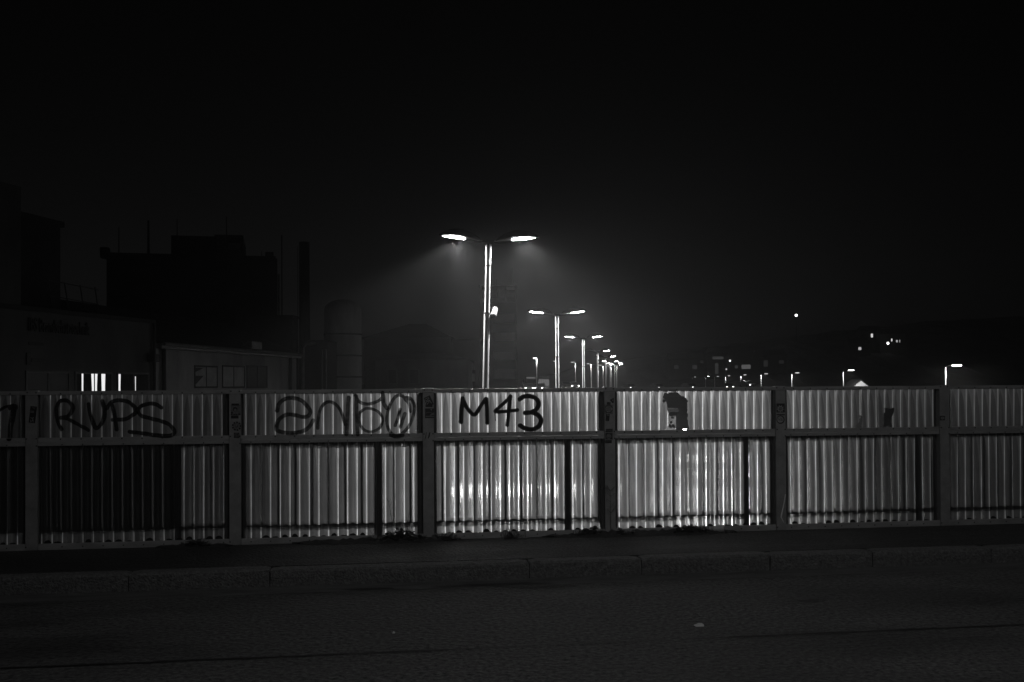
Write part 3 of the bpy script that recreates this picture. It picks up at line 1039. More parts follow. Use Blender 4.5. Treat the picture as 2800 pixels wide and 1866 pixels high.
# tall dry stalks
def stalk(px, h, label, seed, n=10, lean=0.0, spread=.05):
    r = random.Random(seed)
    s = sx(px, 1440)
    p = Vector(BR) + ex * s + ey * -.06
    t = thing('dry_stalk', label, 'weed', (p.x, p.y, Z0 + .004), TH, 'dry weed stalks against the fence')
    mb = MB()
    pts = [(lean * (k / 8) ** 1.5 + r.uniform(-.003, .003), 0, h * k / 8) for k in range(9)]
    mb.tube(pts, [.0028 * (1 - .07 * k) for k in range(9)], 5)
    part('stem', mb, M_DRY, t)
    mb = MB()
    for i in range(n):
        k = r.randint(4, 8)
        b = Vector(pts[k])
        q = b + Vector((r.choice((-1, 1)) * r.uniform(.4, 1) * spread, r.uniform(-.01, .01), r.uniform(.02, .06)))
        mb.tube([b, q], [.0015, .0011], 4)
        leaf(mb, q, (r.uniform(-1, 1), 0, r.uniform(-.2, 1)), .016, .007, .002)
    part('side_twigs', mb, M_DRY, t)['kind'] = 'stuff'
stalk(1666, .42, 'tall thin dry stalk with side twigs in front of the post with the slanted sticker', 1, 22, .0, .05)
stalk(1075, .36, 'thin bent stalk above the largest leafy clump', 2, 6, -.04, .025)
stalk(1112, .27, 'short stalk just left of the post, above the largest leafy clump', 3, 5, .02, .02)

# clear plastic cup on its side
cp = Vector(BR) + ex * sx(1972, 1453) + ey * -.085
cup = thing('plastic_cup', 'clear plastic cup lying on its side beside the fence foot', 'cup', (cp.x, cp.y, Z0 + .036), TH)
def cup_mesh():
    mb = MB()
    n = 20
    vs, fs = [], []
    ax = Vector((-.93, .36, 0)).normalized()
    u = Vector((0, 0, 1))
    w = ax.cross(u)
    prof = [(0, .040), (.02, .0385), (.13, .027), (.14, .026)]
    for d, rad in prof:
        for k in range(n):
            a = 6.28319 * k / n
            vs.append(ax * d + (u * math.cos(a) + w * math.sin(a)) * rad + Vector((0, 0, (rad - .04) * .9 + .004)))
    for i in range(3):
        for k in range(n):
            fs.append((i * n + k, i * n + (k + 1) % n, (i + 1) * n + (k + 1) % n, (i + 1) * n + k))
    fs.append(tuple(3 * n + k for k in range(n)))
    mb.add(vs, fs)
    rim = MB()
    rim.tube([ax * 0 + (u * math.cos(6.28319 * k / 20) + w * math.sin(6.28319 * k / 20)) * .041 + Vector((0, 0, .004)) for k in range(21)], .0026, 6)
    return mb, rim
cb, rb = cup_mesh()
part('cup_wall', cb, M_CUP, cup, smooth=True)
part('rim', rb, M_SPK, cup, smooth=True)

# scraps on the road
p = on_ground(1914, 1712, .004)
sc_ = MB().add([(-.03, -.02, 0), (.025, -.015, 0), (.03, .025, .004), (-.005, .03, .012), (-.04, .01, .004), (.012, .005, .018)],
               [(0, 1, 5), (1, 2, 5), (2, 3, 5), (3, 4, 5), (4, 0, 5)])
o = link('paper_scrap', sc_.mesh('paper_scrap', M_PAPER), None, p)
tag(o, 'small crumpled white paper scrap lying on the road', 'litter')
p = on_ground(1077, 1731, .004)
sc_ = MB().add([(-.008, -.015, 0), (.008, -.012, 0), (.007, .012, .003), (-.006, .012, .008)], [(0, 1, 3), (1, 2, 3)])
o = link('litter_chip', sc_.mesh('litter_chip', M_PAPER), None, p)
tag(o, 'tiny white chip of litter on the dark left part of the road', 'litter')
for i, (px, py, l) in enumerate(((2096, 1586, .05), (1902, 1682, .015))):
    p = on_ground(px, py, .004)
    o = link('twig', MB().tube([(-l, 0, .004), (0, .01, .008), (l, -.004, .004)], .003, 5).mesh('twig', M_DRY), None, p)
    tag(o, ('pale twig lying on the road near the gutter', 'tiny pale crumb on the road above the paper scrap')[i], 'litter')
# leaf litter on the pavement
for i, (px, py, l) in enumerate(((2020, 1497, .06), (2050, 1502, .04), (1960, 1503, .05), (2350, 1450, .03))):
    pass
def pavement_debris():
    r = random.Random(31)
    mb = MB()
    for i in range(90):
        px = r.choice((r.gauss(2030, 60), r.uniform(300, 2700)))
        x, y = loc2(px, r.uniform(1490, 1525), Z0)
        if y < KOFF + .16 or y > -.05:
            continue
        a = r.uniform(0, 6.28)
        leaf(mb, (x, y, Z0 + .005), (math.cos(a), math.sin(a), .12), r.uniform(.012, .04), r.uniform(.008, .02), .002)
    o = structure('leaf_litter', mb, M_DIRT, BR, BROT)
    o['kind'] = 'stuff'
pavement_debris()

# ------------------------------------------------------------------ low yard behind the bridge
GL = -6.5
def ground_z(Y):
    t = min(1, max(0, (Y - 145) / 40))
    return GL + (6.0) * t * t * (3 - 2 * t)
def yard():
    xs = [-600, -200, -80, -40, -15, 0, 15, 40, 80, 200, 600, 1200]
    ys = [9.9, 20, 40, 60, 80, 100, 120, 145, 153, 161, 169, 177, 185, 220, 300, 500, 900, 1500]
    vs = [(x, y + x * .14 * (1 if y < 10 else 0), ground_z(y)) for y in ys for x in xs]
    n = len(xs)
    fs = [(j * n + i, j * n + i + 1, j * n + n + i + 1, j * n + n + i) for j in range(len(ys) - 1) for i in range(n - 1)]
    return MB().add(vs, fs)
structure('yard_ground', yard(), M_LOW)

# ------------------------------------------------------------------ double-headed lamp posts
def housing_mesh(sg):
    """leaf-shaped dark canopy, local x outwards from the pole (sg = side)"""
    mb = MB()
    n, m = 20, 6
    def ring(i):
        t = i / n
        half = 0.30 * math.sin(math.pi * (t * .96 + .02)) ** .8
        return t, half
    vs, fs = [], []
    L0, L1 = 0.20, 1.40
    for i in range(n + 1):
        t, half = ring(i)
        x = L0 + (L1 - L0) * t
        zc = -0.02 + 0.20 * t - 0.07 * t * t
        h = 0.24 * math.sin(math.pi * (t * .97 + .015)) ** .7
        for k in range(m + 1):
            a = math.pi * k / m
            vs.append((sg * x, half * math.cos(a), zc + h * math.sin(a)))
        vs.append((sg * x, half * .55, zc - .015))
        vs.append((sg * x, -half * .55, zc - .015))
    w = m + 3
    order = list(range(m + 1)) + [m + 2, m + 1]
    for i in range(n):
        for q in range(w):
            a, b = order[q], order[(q + 1) % w]
            fs.append((i * w + a, i * w + b, (i + 1) * w + b, (i + 1) * w + a))
    fs.append(tuple(order))
    fs.append(tuple(n * w + k for k in reversed(order)))
    return mb.add(vs, fs)

def lens_mesh(sg):
    # shallow convex glass bowl under the outer half of the canopy
    vs, fs = [], []
    n, rings = 24, 3
    cx, a, b = 0.985, 0.33, 0.05
    for j in range(rings + 1):
        q = j / rings
        for k in range(n):
            an = 2 * math.pi * k / n
            x = cx + a * q * math.cos(an)
            y = b * q * math.sin(an)
            z = 0.045 + 0.13 * (x - cx) - 0.020 * (1 - q * q)
            vs.append((sg * x, y, z))
    for j in range(rings):
        for k in range(n):
            fs.append((j * n + k, (j + 1) * n + k, (j + 1) * n + (k + 1) % n, j * n + (k + 1) % n))
    return MB().add(vs, fs)

def double_lamp(name, X, Y, zh, label, detail=True, lit=(1, 1), lean=0.0, lens=M_LENS):
    gz = ground_z(Y)
    H = zh - gz
    t = thing(name, label, 'street lamp', (X - lean * H * 0, Y, gz), 0, 'double-armed street lamps in a receding row')
    t.rotation_euler = (0, lean, 0)
    n = 12 if detail else 8
    def tubes(z0, z1, r, gap, cap=False):
        mb = MB()
        for sg in (-1, 1):
            pts = [(sg * gap, 0, z0), (sg * gap, 0, z1)]
            rr = [r, r]
            if cap:
                pts += [(sg * gap, 0, z1 + .05), (sg * gap, 0, z1 + .09)]
                rr += [r * .85, r * .35]
            mb.tube(pts, rr, n)
        mb.box(-gap, gap, -.012, .012, z0, z1)
        return mb
    part('pole', tubes(0, H - 2.05, .042, .043), M_POLE, t, smooth=True)
    part('upper_pole', tubes(H - 2.06, H - .48, .036, .038), M_POLE, t, smooth=True)
    part('pole_head', tubes(H - .50, H - .16, .040, .042, True), M_POLE, t, smooth=True)
    if detail:
        part('collar', MB().box(-.088, .088, -.046, .046, H - .735, H - .72), M_DARK, t)
        part('collar', MB().box(-.090, .090, -.048, .048, H - 2.075, H - 2.055), M_DARK, t)
    part('hub', MB().bbox(-.16, .16, -.07, .07, H - .12, H - .01, .01), M_DARK, t)
    for sg in (-1, 1):
        arm = MB().tube([(sg * .10, 0, H - .07), (sg * .3, 0, H - .075), (sg * .5, 0, H - .06), (sg * .75, 0, H - .005)], [.03, .024, .022, .02], 8)
        part('arm', arm, M_HOUSING, t, smooth=True)
        hs = part('canopy', housing_mesh(sg), M_HOUSING, t, (0, 0, H), smooth=True)
        part('lens', lens_mesh(sg), lens if lit[(sg + 1) // 2] else M_GLASS, hs)
    return t

def spot(name, loc, direction, power, size, blend, radius=0.12):
    d = bpy.data.lights.new(name, 'SPOT')
    d.energy = power
    d.spot_size = size
    d.spot_blend = blend
    d.shadow_soft_size = radius
    d.color = (1, 1, 1)
    o = bpy.data.objects.new(name, d)
    COL.objects.link(o)
    o.location = loc
    o.rotation_euler = Vector(direction).to_track_quat('-Z', 'Y').to_euler()
    return o

ROW = [(1336, 661, 28.1), (1523, 860, 47.3), (1595, 925.5, 71.0), (1634, 962.5, 107.0), (1656, 978, 134.0), (1668.5, 990, 160.0), (1680.5, 995, 185.0), (1686, 998, 210.0)]
LABELS = ['tallest double-armed street lamp, with a small white box on its pole, nearest the fence',
          'second double-armed street lamp, right of the tallest one',
          'third double-armed street lamp of the receding row, both heads lit',
          'fourth double-armed street lamp of the row, its left head dim',
          'fifth double-armed street lamp of the row, only the right head bright',
          'slim double lamp just right of the fifth lamp of the row',
          'far double lamp, second from the end of the bunched row',
          'farthest double lamp at the right end of the bunched row']
for i, (px, py, Y) in enumerate(ROW):
    c = at(px, py, Y)
    lean = R(1.5) if i == 0 else 0.0
    gz = ground_z(Y)
    H = c.z - gz
    t = double_lamp('double_street_lamp', c.x - math.sin(lean) * H, Y, c.z + .05, LABELS[i], i < 3, (1, 1) if i < 3 else ((0, 1) if i < 5 else (1, 1)), lean)
    # real light of the two heads
    for sg in (-1, 1):
        hp = Vector((c.x + sg * .98, Y, c.z + .03))
        dim = 0.2 if (i >= 3 and sg < 0) else 1.0
        if i < 6:
            spot('lamp_light', hp, (sg * 1.0, .6 if i == 2 else -.10, -1), (11500, 6000, 4000, 2000, 2000, 2000)[i] * dim, R(56), .85)         # outward beam
            spot('lamp_light', hp, (-sg * .5, 0, -1), 600 * dim, R(112), .6)
            if i < 4:
                spot('lamp_light', hp, (-sg * .2, 0, -1), 2200 * dim, R(44), 1.0)            # light down the pole
        elif sg > 0:
            spot('lamp_light', hp, (-.3, .05, -1), 900, R(130), .5)
        if i < 3:
            tgt = Vector((.65, 9.5, .5)) - hp if i == 0 else Vector((1.2, 9.5, .7)) - hp
            spot('lamp_light', hp + Vector((0, -.05, -.01)), tgt, (6300, 2500, 2000)[i], R(19), 1.0)
    if i == 0:
        mb = MB()
        mb.bbox(-.075, .075, -.07, .09, -.16, .16, .04)
        part('loudspeaker', mb, M_SPK, t, (.20, 0, H - 1.98), (R(-32), 0, R(-15)), smooth=False, label='small white box bracketed to the right of the pole')
        part('bracket', MB().box(.07, .13, -.015, .015, H - 1.85, H - 1.82), M_DARK, t)

# ------------------------------------------------------------------ single lamps beyond
def single_lamp(X, Y, zh, sg, label, group, reach=.95, lens=M_LENS_FAR, pr=.05):
    gz = ground_z(Y)
    H = zh - gz
    t = thing('single_street_lamp', label, 'street lamp', (X, Y, gz), 0, group)
    part('pole', MB().tube([(0, 0, 0), (0, 0, H * .6), (0, 0, H - .15)], [pr * 1.25, pr * 1.1, pr], 8), M_POLE, t, smooth=True)
    part('arm', MB().tube([(0, 0, H - .2), (sg * .2, 0, H - .03), (sg * reach * .7, 0, H + .03)], [.03, .03, .025], 6), M_HOUSING, t, smooth=True)
    cx = sg * reach
    hs = part('canopy', MB().lathe([(.02, .10), (.28, .07), (.36, .02), (.36, 0)], cx, 0, 12), M_HOUSING, t, (0, 0, H + .02), smooth=True)
    part('lens', MB().lathe([(.34, -.005), (.26, -.05), (.02, -.07)], cx, 0, 12), lens, hs)
    return t
RIGHT = [(2584, 1000, 74, 32), (2305, 1013, 107, 22), (2164, 1020, 140, 16), (2080.5, 1022.5, 173, 14.5), (2025, 1025.5, 206, 12), (1984, 1028, 239, 9.5), (1954, 1029.5, 272, 9), (1929, 1030, 305, 8), (1893, 1031.5, 371, 7.5), (1838.5, 1032.5, 480, 7)]
RL = ['single lamp at far right with a bright head, above the sixth fence post', 'single lamp beside the small white gable roof', 'single lamp above the fence, second left of the white gable roof', 'single lamp right of the car headlight pair, long faint beam', 'single lamp directly left of a white headlight, short pole', 'single lamp between two low headlights, faint head', 'thin single lamp left of the low headlight pair', 'thin single lamp with the one bright head in the distant cluster', 'very distant single lamp beside a low round headlight', 'farthest faint single lamp, left end of the right-hand row']
for i, (px, py, Y, off) in enumerate(RIGHT):
    c = at(px, py, Y)
    single_lamp(c.x, Y, c.z, 1, RL[i], 'single street lamps of the right-hand row', off * Y / 2722, M_LENS if i == 0 else M_LENS_MID if i in (1, 7) else M_LENS_FAR, .05 + .00012 * Y)
    if i < 6:
        spot('lamp_light', (c.x + off * Y / 2722, Y, c.z - .10), (.9, -.1, -1), 1800, R(50), .5)
        spot('lamp_light', (c.x + off * Y / 2722 * .8, Y, c.z - .10), (-.1, .3, -1), 900, R(165), .4)
MID = [(1468, 980, 160, -1, 5), (1525, 988, 185, -1, 8), (1574, 991, 198, -1, 9), (1616.5, 995, 213, -1, 8), (1649.5, 999, 232, -1, 8), (1672, 1001, 250, -1, 8)]
MLAB = ['lone single lamp above the parked bus, with a bright small head', 'single lamp half hidden behind the second double lamp', 'tapering lit pole with unlit-looking head left of the third double lamp', 'tapering lit pole just right of the third double lamp', 'short lit pole left of the fifth double lamp', 'thin lit pole squeezed between the fifth and sixth double lamps']
for i, (px, py, Y, sg, off) in enumerate(MID):
    c = at(px, py, Y)
    single_lamp(c.x, Y, c.z, sg, MLAB[i], 'single street lamps behind the main row', off * Y / 2722, M_LENS_MID if i == 0 else M_LENS_FAR, .09)
    spot('lamp_light', (c.x + sg * off * Y / 2722 * .8, Y - .1, c.z - .10), (-sg * .3, .05, -1), 700, R(150), .5)

# ------------------------------------------------------------------ street lamp over the near side of the road (lights the carriageway)
t = thing('near_street_lamp', 'street lamp standing on the near pavement behind the viewpoint, arm over the road', 'street lamp', (2.6, -2.9, .13))
part('pole', MB().tube([(0, 0, 0), (0, 0, 5), (0, 0, 8.2)], [.09, .075, .06], 14), M_POLE, t, smooth=True)
part('arm', MB().tube([(0, 0, 8.1), (-.2, 1.2, 8.6), (-.5, 3.2, 8.75)], [.05, .045, .04], 10), M_POLE, t, smooth=True)
hd = part('head', MB().bbox(-.68, -.32, 2.9, 3.7, 8.66, 8.80, .03), M_HOUSING, t)
part('lens', MB().box(-.62, -.38, 3.0, 3.6, 8.645, 8.657), emit('near_lamp_lens', 60), hd)
spot('near_lamp_light', (2.1, .4, 8.74), (-.10, .68, -1), 620, R(86), 1.0, .15)


# ------------------------------------------------------------------ buildings at left
def frame_of(a, b):
    d = (b - a)
    return math.atan2(d.y, d.x), math.hypot(d.x, d.y)

def text_mesh(body, size, depth=.02):
    cu = bpy.data.curves.new('txt', 'FONT')
    cu.body = body
    cu.size = size
    cu.extrude = depth
    o = bpy.data.objects.new('txt', cu)
    COL.objects.link(o)
    dg = bpy.context.evaluated_depsgraph_get()
    me = bpy.data.meshes.new_from_object(o.evaluated_get(dg))
    bpy.data.objects.remove(o)
    return me

def window(parent, x0, x1, z0, z1, bars=1, pane=None, depth=.12, fm=None, y=0.0):
    """a window set on a wall whose outside face is local y = 0 looking to -y"""
    f = MB()
    w = .07
    f.box(x0, x1, y - .03, y + .02, z0, z0 + w)
    f.box(x0, x1, y - .03, y + .02, z1 - w, z1)
    f.box(x0, x0 + w, y - .03, y + .02, z0 + w, z1 - w)
    f.box(x1 - w, x1, y - .03, y + .02, z0 + w, z1 - w)
    for k in range(1, bars + 1):
        xm = x0 + (x1 - x0) * k / (bars + 1)
        f.box(xm - .03, xm + .03, y - .025, y + .015, z0 + w, z1 - w)
    o = part('window', f, fm or M_FRAME, parent)
    part('pane', MB().box(x0 + w, x1 - w, y - .012, y - .006, z0 + w, z1 - w), pane or M_GLASS, o)
    return o

# A: plain workshop with lettering and lit windows
a0, a1 = at(60, 838, 30), at(420, 878, 37.2)
rz, LA = frame_of(a0, a1)
def wall_x(px, a=a0, r=rz):
    """distance along a wall line from its origin where a pixel column meets it"""
    d = ray(px, 1000)
    dirv = Vector((math.cos(r), math.sin(r)))
    A = np.array([[d.x, -dirv.x], [d.y, -dirv.y]])
    k = np.linalg.solve(A, np.array([a.x - EYE.x, a.y - EYE.y]))
    return k[1]
def wall_z(px, py, a=a0, r=rz):
    d = ray(px, py)
    x = wall_x(px, a, r)
    p = Vector((a.x + math.cos(r) * x, a.y + math.sin(r) * x))
    return EYE.z + d.z * ((p.y - EYE.y) / d.y)
bA = thing('workshop_building', 'pale flat-roofed workshop at far left with dark lettering and brightly lit curtained windows', 'building', (a0.x, a0.y, 0), rz)
zt = a0.z
part('wall', MB().box(-9, LA, 0, 9, GL, zt - .12), M_WALL2, bA)
part('roof_edge', MB().box(-9.06, LA + .06, -.06, 9.06, zt - .12, zt + .02), M_ROOF, bA)
ab = Vector((a0.x - 2 * math.sin(rz), a0.y + 2 * math.cos(rz), 0))
xtb, ztb = wall_x(165, ab), wall_z(165, 607, ab)
tw = MB().box(-9, xtb, 2.0, 9, zt + .021, ztb - .2)
part('tall_block', tw, M_DWALL, bA)
part('tall_block_roof', MB().box(-9.1, xtb + .1, 1.9, 9.1, ztb - .2, ztb), M_ROOF, bA)
part('front_pier', MB().box(-9, -0.02, .02, 1.98, zt + .021, zt + 3.6), M_WALL2, bA)
rl = MB()
x0, x1 = wall_x(175), wall_x(300)
for k in range(4):
    x = x0 + (x1 - x0) * k / 3
    rl.tube([(x + .15, .5, zt + .02), (x - .1, .5, zt + 1.0)], .022, 6)
for (zz, yy) in ((1.0, .5), (.5, .5), (.1, .5)):
    rl.tube([(x0 - .1 * zz, yy, zt + zz), (x1 + .1, yy, zt + zz - .08)], .018, 6)
part('roof_railing', rl, M_DARK, bA)
me = text_mesh('IBS Brandschutztechnik', 1.0)
me.materials.append(M_SIGN)
xs = [v.co.x for v in me.vertices]
xa, xb = wall_x(75), wall_x(241)
zb = wall_z(75, 905)
sc1 = (xb - xa) / (max(xs) - min(xs))
o = link('sign_lettering', me, bA, (xa, -.03, zb), (math.pi / 2, 0, 0))
o.scale = (sc1, (wall_z(75, 866) - zb) / .72, 1)
for (px, py, w, h) in ((78, 935, 40, 9), (86, 980, 34, 4), (86, 986, 28, 4)):
    part('small_lettering', MB().box(wall_x(px), wall_x(px + w), -.02, -.005, wall_z(px, py + h), wall_z(px, py)), M_SIGN, bA)
part('emblem_plate', MB().bbox(wall_x(70), wall_x(82), -.04, -.005, wall_z(76, 998), wall_z(76, 965), .01), M_SIGN, bA)
part('downpipe', MB().tube([(LA - .12, -.1, GL), (LA - .12, -.1, zt - .1)], .06, 8), M_DARK, bA, smooth=True)
part('floodlight', MB().bbox(LA - .5, LA - .15, -.35, -.02, wall_z(408, 990), wall_z(408, 970), .02), M_DARK, bA)
zw0, zw1 = wall_z(250, 1100), wall_z(250, 1017)
for (pa, pb, lits) in ((69, 190, ()), (204, 306, ((222, 226.5), (248.5, 265), (276, 286.5))), (319, 407, ((319.5, 328.5), (364, 366), (368.5, 370)))):
    wo = window(bA, wall_x(pa), wall_x(pb), zw0, zw1, 1, M_GLASS)
    for (qa, qb) in lits:
        xa, xb = wall_x(qa), wall_x(qb)
        wd = xb - xa
        ztop = wall_z(qa, 1021 if wd > .07 else 1030)
        poly = [(xa, zw0 + .08), (xb, zw0 + .08), (xb - wd * .1, zw0 + (ztop - zw0) * .5), (xb, ztop), (xa, ztop), (xa + wd * .12, zw0 + (ztop - zw0) * .45)]
        part('lit_gap', MB().prism(poly, -.020, -.014), M_LIT, wo)
    if lits:
        for (qa, qb) in ((206, 221), (228, 247), (267, 275), (288, 303)) if pa == 204 else ((330, 345), (348, 362), (372, 404)):
            xa, xb = wall_x(qa), wall_x(qb)
            cv = MB()
            k = max(3, int((xb - xa) / .05))
            vs, fs = [], []
            for i in range(k + 1):
                x = xa + (xb - xa) * i / k
                vs += [(x, -.022 - .010 * (i % 2), zw0 + .08), (x, -.022 - .010 * (i % 2), zw1 - .08)]
            for i in range(k):
                fs.append((2 * i, 2 * i + 2, 2 * i + 3, 2 * i + 1))
            part('curtain', cv.add(vs, fs), M_CURTAIN, wo)

# B: lower workshop with eaves gutter and three windows
b0, b1 = at(425, 935, 38), at(810, 969, 54)
rzB, LB = frame_of(b0, b1)
bB = thing('low_workshop', 'lower grey workshop with three small windows and a gutter, right of the lettered building', 'building', (b0.x, b0.y, 0), rzB)
ze = b0.z
part('wall', MB().box(.02, LB, 0, 8, GL, ze - .25), M_WALL, bB)
part('eaves', MB().box(.02, LB + .15, -.25, .3, ze - .25, ze - .05), M_METAL, bB)
part('gutter', MB().tube([(.05, -.32, ze - .08), (LB + .15, -.32, ze - .08)], .07, 8), M_METAL, bB, smooth=True)
part('roof', MB().add([(.02, -.3, ze - .04), (LB + .2, -.3, ze - .04), (LB + .2, 4, ze + 1.7), (.02, 4, ze + 1.7), (LB + .2, 8.3, ze - .04), (.02, 8.3, ze - .04)], [(0, 1, 2, 3), (3, 2, 4, 5), (1, 4, 2), (0, 3, 5)]), M_ROOF, bB)
for (pa, pb, bars, pm) in ((531, 594, 1, M_GLASSP), (607, 668, 1, M_GLASSP), (674, 730, 1, M_GLASS)):
    wo = window(bB, wall_x(pa, b0, rzB), wall_x(pb, b0, rzB), wall_z(pa, 1062, b0, rzB), wall_z(pa, 999, b0, rzB), bars, pm, fm=M_DARK)
    if pa == 531:
        xa, xb = wall_x(533, b0, rzB), wall_x(555, b0, rzB)
        zz = lambda y: wall_z(540, y, b0, rzB)
        part('broken_pane', MB().prism([(xa, zz(1052)), (xb, zz(1028)), (xa, zz(1028))], -.03, -.016), M_DARK, wo)
        part('broken_pane', MB().prism([(xa, zz(1018)), (xb, zz(1006)), (xa, zz(1006))], -.03, -.016), M_DARK, wo)
for px in (440, 788):
    x = wall_x(px, b0, rzB)
    part('downpipe', MB().tube([(x, -.12, GL), (x, -.12, ze - .2)], .09, 8), M_DARK, bB, smooth=True)
part('roof_hatch', MB().bbox(wall_x(684, b0, rzB), wall_x(712, b0, rzB), -.1, .35, ze + .02, ze + .42, .03), M_METAL, bB)

# C: big dark block with penthouse and masts
def front_box(px0, px1, pytop, Y, depth, name, m, parent, zb=GL, org=None):
    p0, p1 = at(px0, pytop, Y), at(px1, pytop, Y)
    ox, oy = (org.x, org.y) if org else (0, 0)
    return part(name, MB().box(p0.x - ox, p1.x - ox, Y - oy, Y + depth - oy, zb, (p0.z + p1.z) / 2), m, parent)
c0 = at(525, 700, 60)
bC = thing('factory_block', 'tall black windowless factory block with rooftop penthouse and thin masts', 'building', (c0.x, 60, 0), R(13.3))
OC = Vector((c0.x, 60, 0))
front_box(306, 752, 702, 60, 16, 'wall', M_DWALL, bC, GL, OC)
front_box(296, 745, 696, 59.8, 16.4, 'parapet', M_ROOF, bC, c0.z - .25, OC)
front_box(492, 610, 646, 62, 6, 'penthouse', M_DWALL, bC, c0.z + .03, OC)
front_box(610, 686, 640, 62.5, 6, 'penthouse', M_WALL2, bC, c0.z + .03, OC)
p0, p1 = at(642, 685, 62.4), at(680, 660, 62.4)
wp = part('window', MB().box(p0.x - OC.x, p1.x - OC.x, 62.36 - 60, 62.46 - 60, p0.z, p1.z), M_FRAME, bC)
part('pane', MB().box(p0.x - OC.x + .08, p1.x - OC.x - .08, 62.33 - 60, 62.355 - 60, p0.z + .06, p1.z - .06), M_GLASSP, wp)
for (px, y0, r) in ((348, 628, .035), (423, 608, .09), (497, 600, .04), (626, 590, .04), (720, 682, .03)):
    pt = at(px, y0, 61)
    part('mast', MB().tube([(pt.x - OC.x, 1, c0.z), (pt.x - OC.x, 1, pt.z)], [r, r * .6], 6), M_DARK, bC)
for px in (307, 736):
    pt = at(px, 684, 60.5)
    part('chimney_stub', MB().bbox(pt.x - OC.x - .25, pt.x - OC.x + .25, .3, .9, c0.z - .2, pt.z, .05), M_DARK, bC)
pt = at(764, 636, 60)
part('lightning_rod', MB().tube([(pt.x - OC.x, -.1, GL), (pt.x - OC.x, -.1, pt.z)], .045, 6), M_DARK, bC)
pa, pb = at(755, 855, 59.9), at(755, 745, 59.9)
part('downpipe', MB().tube([(pa.x - OC.x, -.15, pa.z - 5), (pb.x - OC.x, -.15, pb.z)], .07, 6), M_METAL, bC, smooth=True)

pt = at(790, 862, 57)
an = thing('annex_block', 'low dark annex between the black factory block and the chimney', 'building', (pt.x, 57, 0))
OA = Vector((pt.x, 57, 0))
front_box(640, 800, 868, 57, 1.5, 'wall', M_DWALL, an, GL, OA)
front_box(638, 802, 862, 56.9, 1.7, 'roof', M_ROOF, an, pt.z - .12, OA)
front_box(822, 896, 930, 58, 3, 'side_wall', M_DWALL, an, GL, OA)

# chimney with flue pipes
pt, pt2 = at(818, 663, 62), at(846, 663, 62)
ch = thing('chimney_stack', 'slender tall chimney stack left of the domed silo', 'chimney', ((pt.x + pt2.x) / 2, 62, GL))
rc = (pt2.x - pt.x) / 2
part('stack', MB().lathe([(rc * 1.12, 0), (rc, pt.z - GL), (rc * .8, pt.z - GL), (rc * .8, pt.z - GL - .5)], 0, 0, 20), M_DWALL, ch, smooth=False)
part('step_iron', MB().tube([(-rc - .06, -.2, 2), (-rc - .05, -.2, pt.z - GL - .3)], .02, 5), M_DARK, ch)
fl = at(828, 950, 56.5)
fp = thing('flue_pipe', 'shiny vertical metal pipe below the chimney, just above the fence', 'pipe', (fl.x, 56.5, GL))
part('pipe', MB().tube([(0, 0, 0), (0, 0, fl.z - GL)], .09, 12), M_METAL, fp, smooth=True)
part('pipe_bend', MB().tube([(0, 0, fl.z - GL), (.15, .2, fl.z - GL + .2), (.5, .9, fl.z - GL + .25)], .09, 10), M_METAL, fp, smooth=True)
part('pipe_clip', MB().lathe([(.09, 5.2), (.115, 5.2), (.115, 5.3), (.09, 5.3)], 0, 0, 12), M_DARK, fp)
fl2 = at(889, 955, 58)
fp2 = thing('flue_pipe', 'pair of thin metal pipes against the left side of the silo', 'pipe', (fl2.x, 57.8, GL))
for dx in (-.14, .1):
    part('pipe', MB().tube([(dx, 0, 0), (dx, 0, fl2.z - GL)], .05, 8), M_METAL, fp2, smooth=True)

# silo
p0, p1, pd, pe = at(877, 850, 62), at(980, 850, 62), at(928, 815, 62), at(928, 846, 62)
rs_ = (p1.x - p0.x) / 2
si = thing('domed_silo', 'pale cylindrical silo with domed top and dark bands', 'silo', ((p0.x + p1.x) / 2, 62 + rs_, GL))
hz, he = pd.z - GL, pe.z - GL
part('shell', MB().lathe([(rs_, 0), (rs_, he)], 0, 0, 40), M_SILO, si, smooth=True)
part('dome', MB().lathe([(rs_ * math.cos(a * .157), he + (hz - he) * math.sin(a * .157)) for a in range(11)], 0, 0, 40), M_SILO, si, smooth=True)
for py in (913, 972, 1031):
    z = at(928, py, 62).z - GL
    part('band', MB().lathe([(rs_, z - .05), (rs_ + .03, z - .05), (rs_ + .03, z + .05), (rs_, z + .05)], 0, 0, 40), M_DARK, si, smooth=False)

# F: dark houses in the middle distance
def hip_house(px0, px1, py_eave, py_ridge, Y, depth, label, ridge_px, wallm=M_DWALL, cat='house', name='house', windows=()):
    p0, p1 = at(px0, py_eave, Y), at(px1, py_eave, Y)
    r0, r1 = at(ridge_px[0], py_ridge, Y + depth / 2), at(ridge_px[1], py_ridge, Y + depth / 2)
    cx = (p0.x + p1.x) / 2
    g = ground_z(Y)
    t = thing(name, label, cat, (cx, Y, g))
    e = p0.z - g
    a, b = p0.x - cx, p1.x - cx
    zr = r0.z - g
    part('wall', MB().box(a + .3, b - .3, .3, depth - .3, 0, e - .02), wallm, t)
    part('roof', MB().add([(a, 0, e), (b, 0, e), (b, depth, e), (a, depth, e), (r0.x - cx, depth / 2, zr), (r1.x - cx, depth / 2, zr)],
                          [(0, 1, 5, 4), (1, 2, 5), (2, 3, 4, 5), (3, 0, 4), (0, 3, 2, 1)]), M_ROOF, t)
    for (q0, q1, y0, y1, m) in windows:
        w0, w1 = at(q0, y1, Y), at(q1, y0, Y)
        wo = part('window', MB().box(w0.x - cx, w1.x - cx, .22, .32, w0.z - g, w1.z - g), M_FRAME, t)
        part('pane', MB().box(w0.x - cx + .05, w1.x - cx - .05, .17, .215, w0.z - g + .05, w1.z - g - .05), m, wo)
    return t
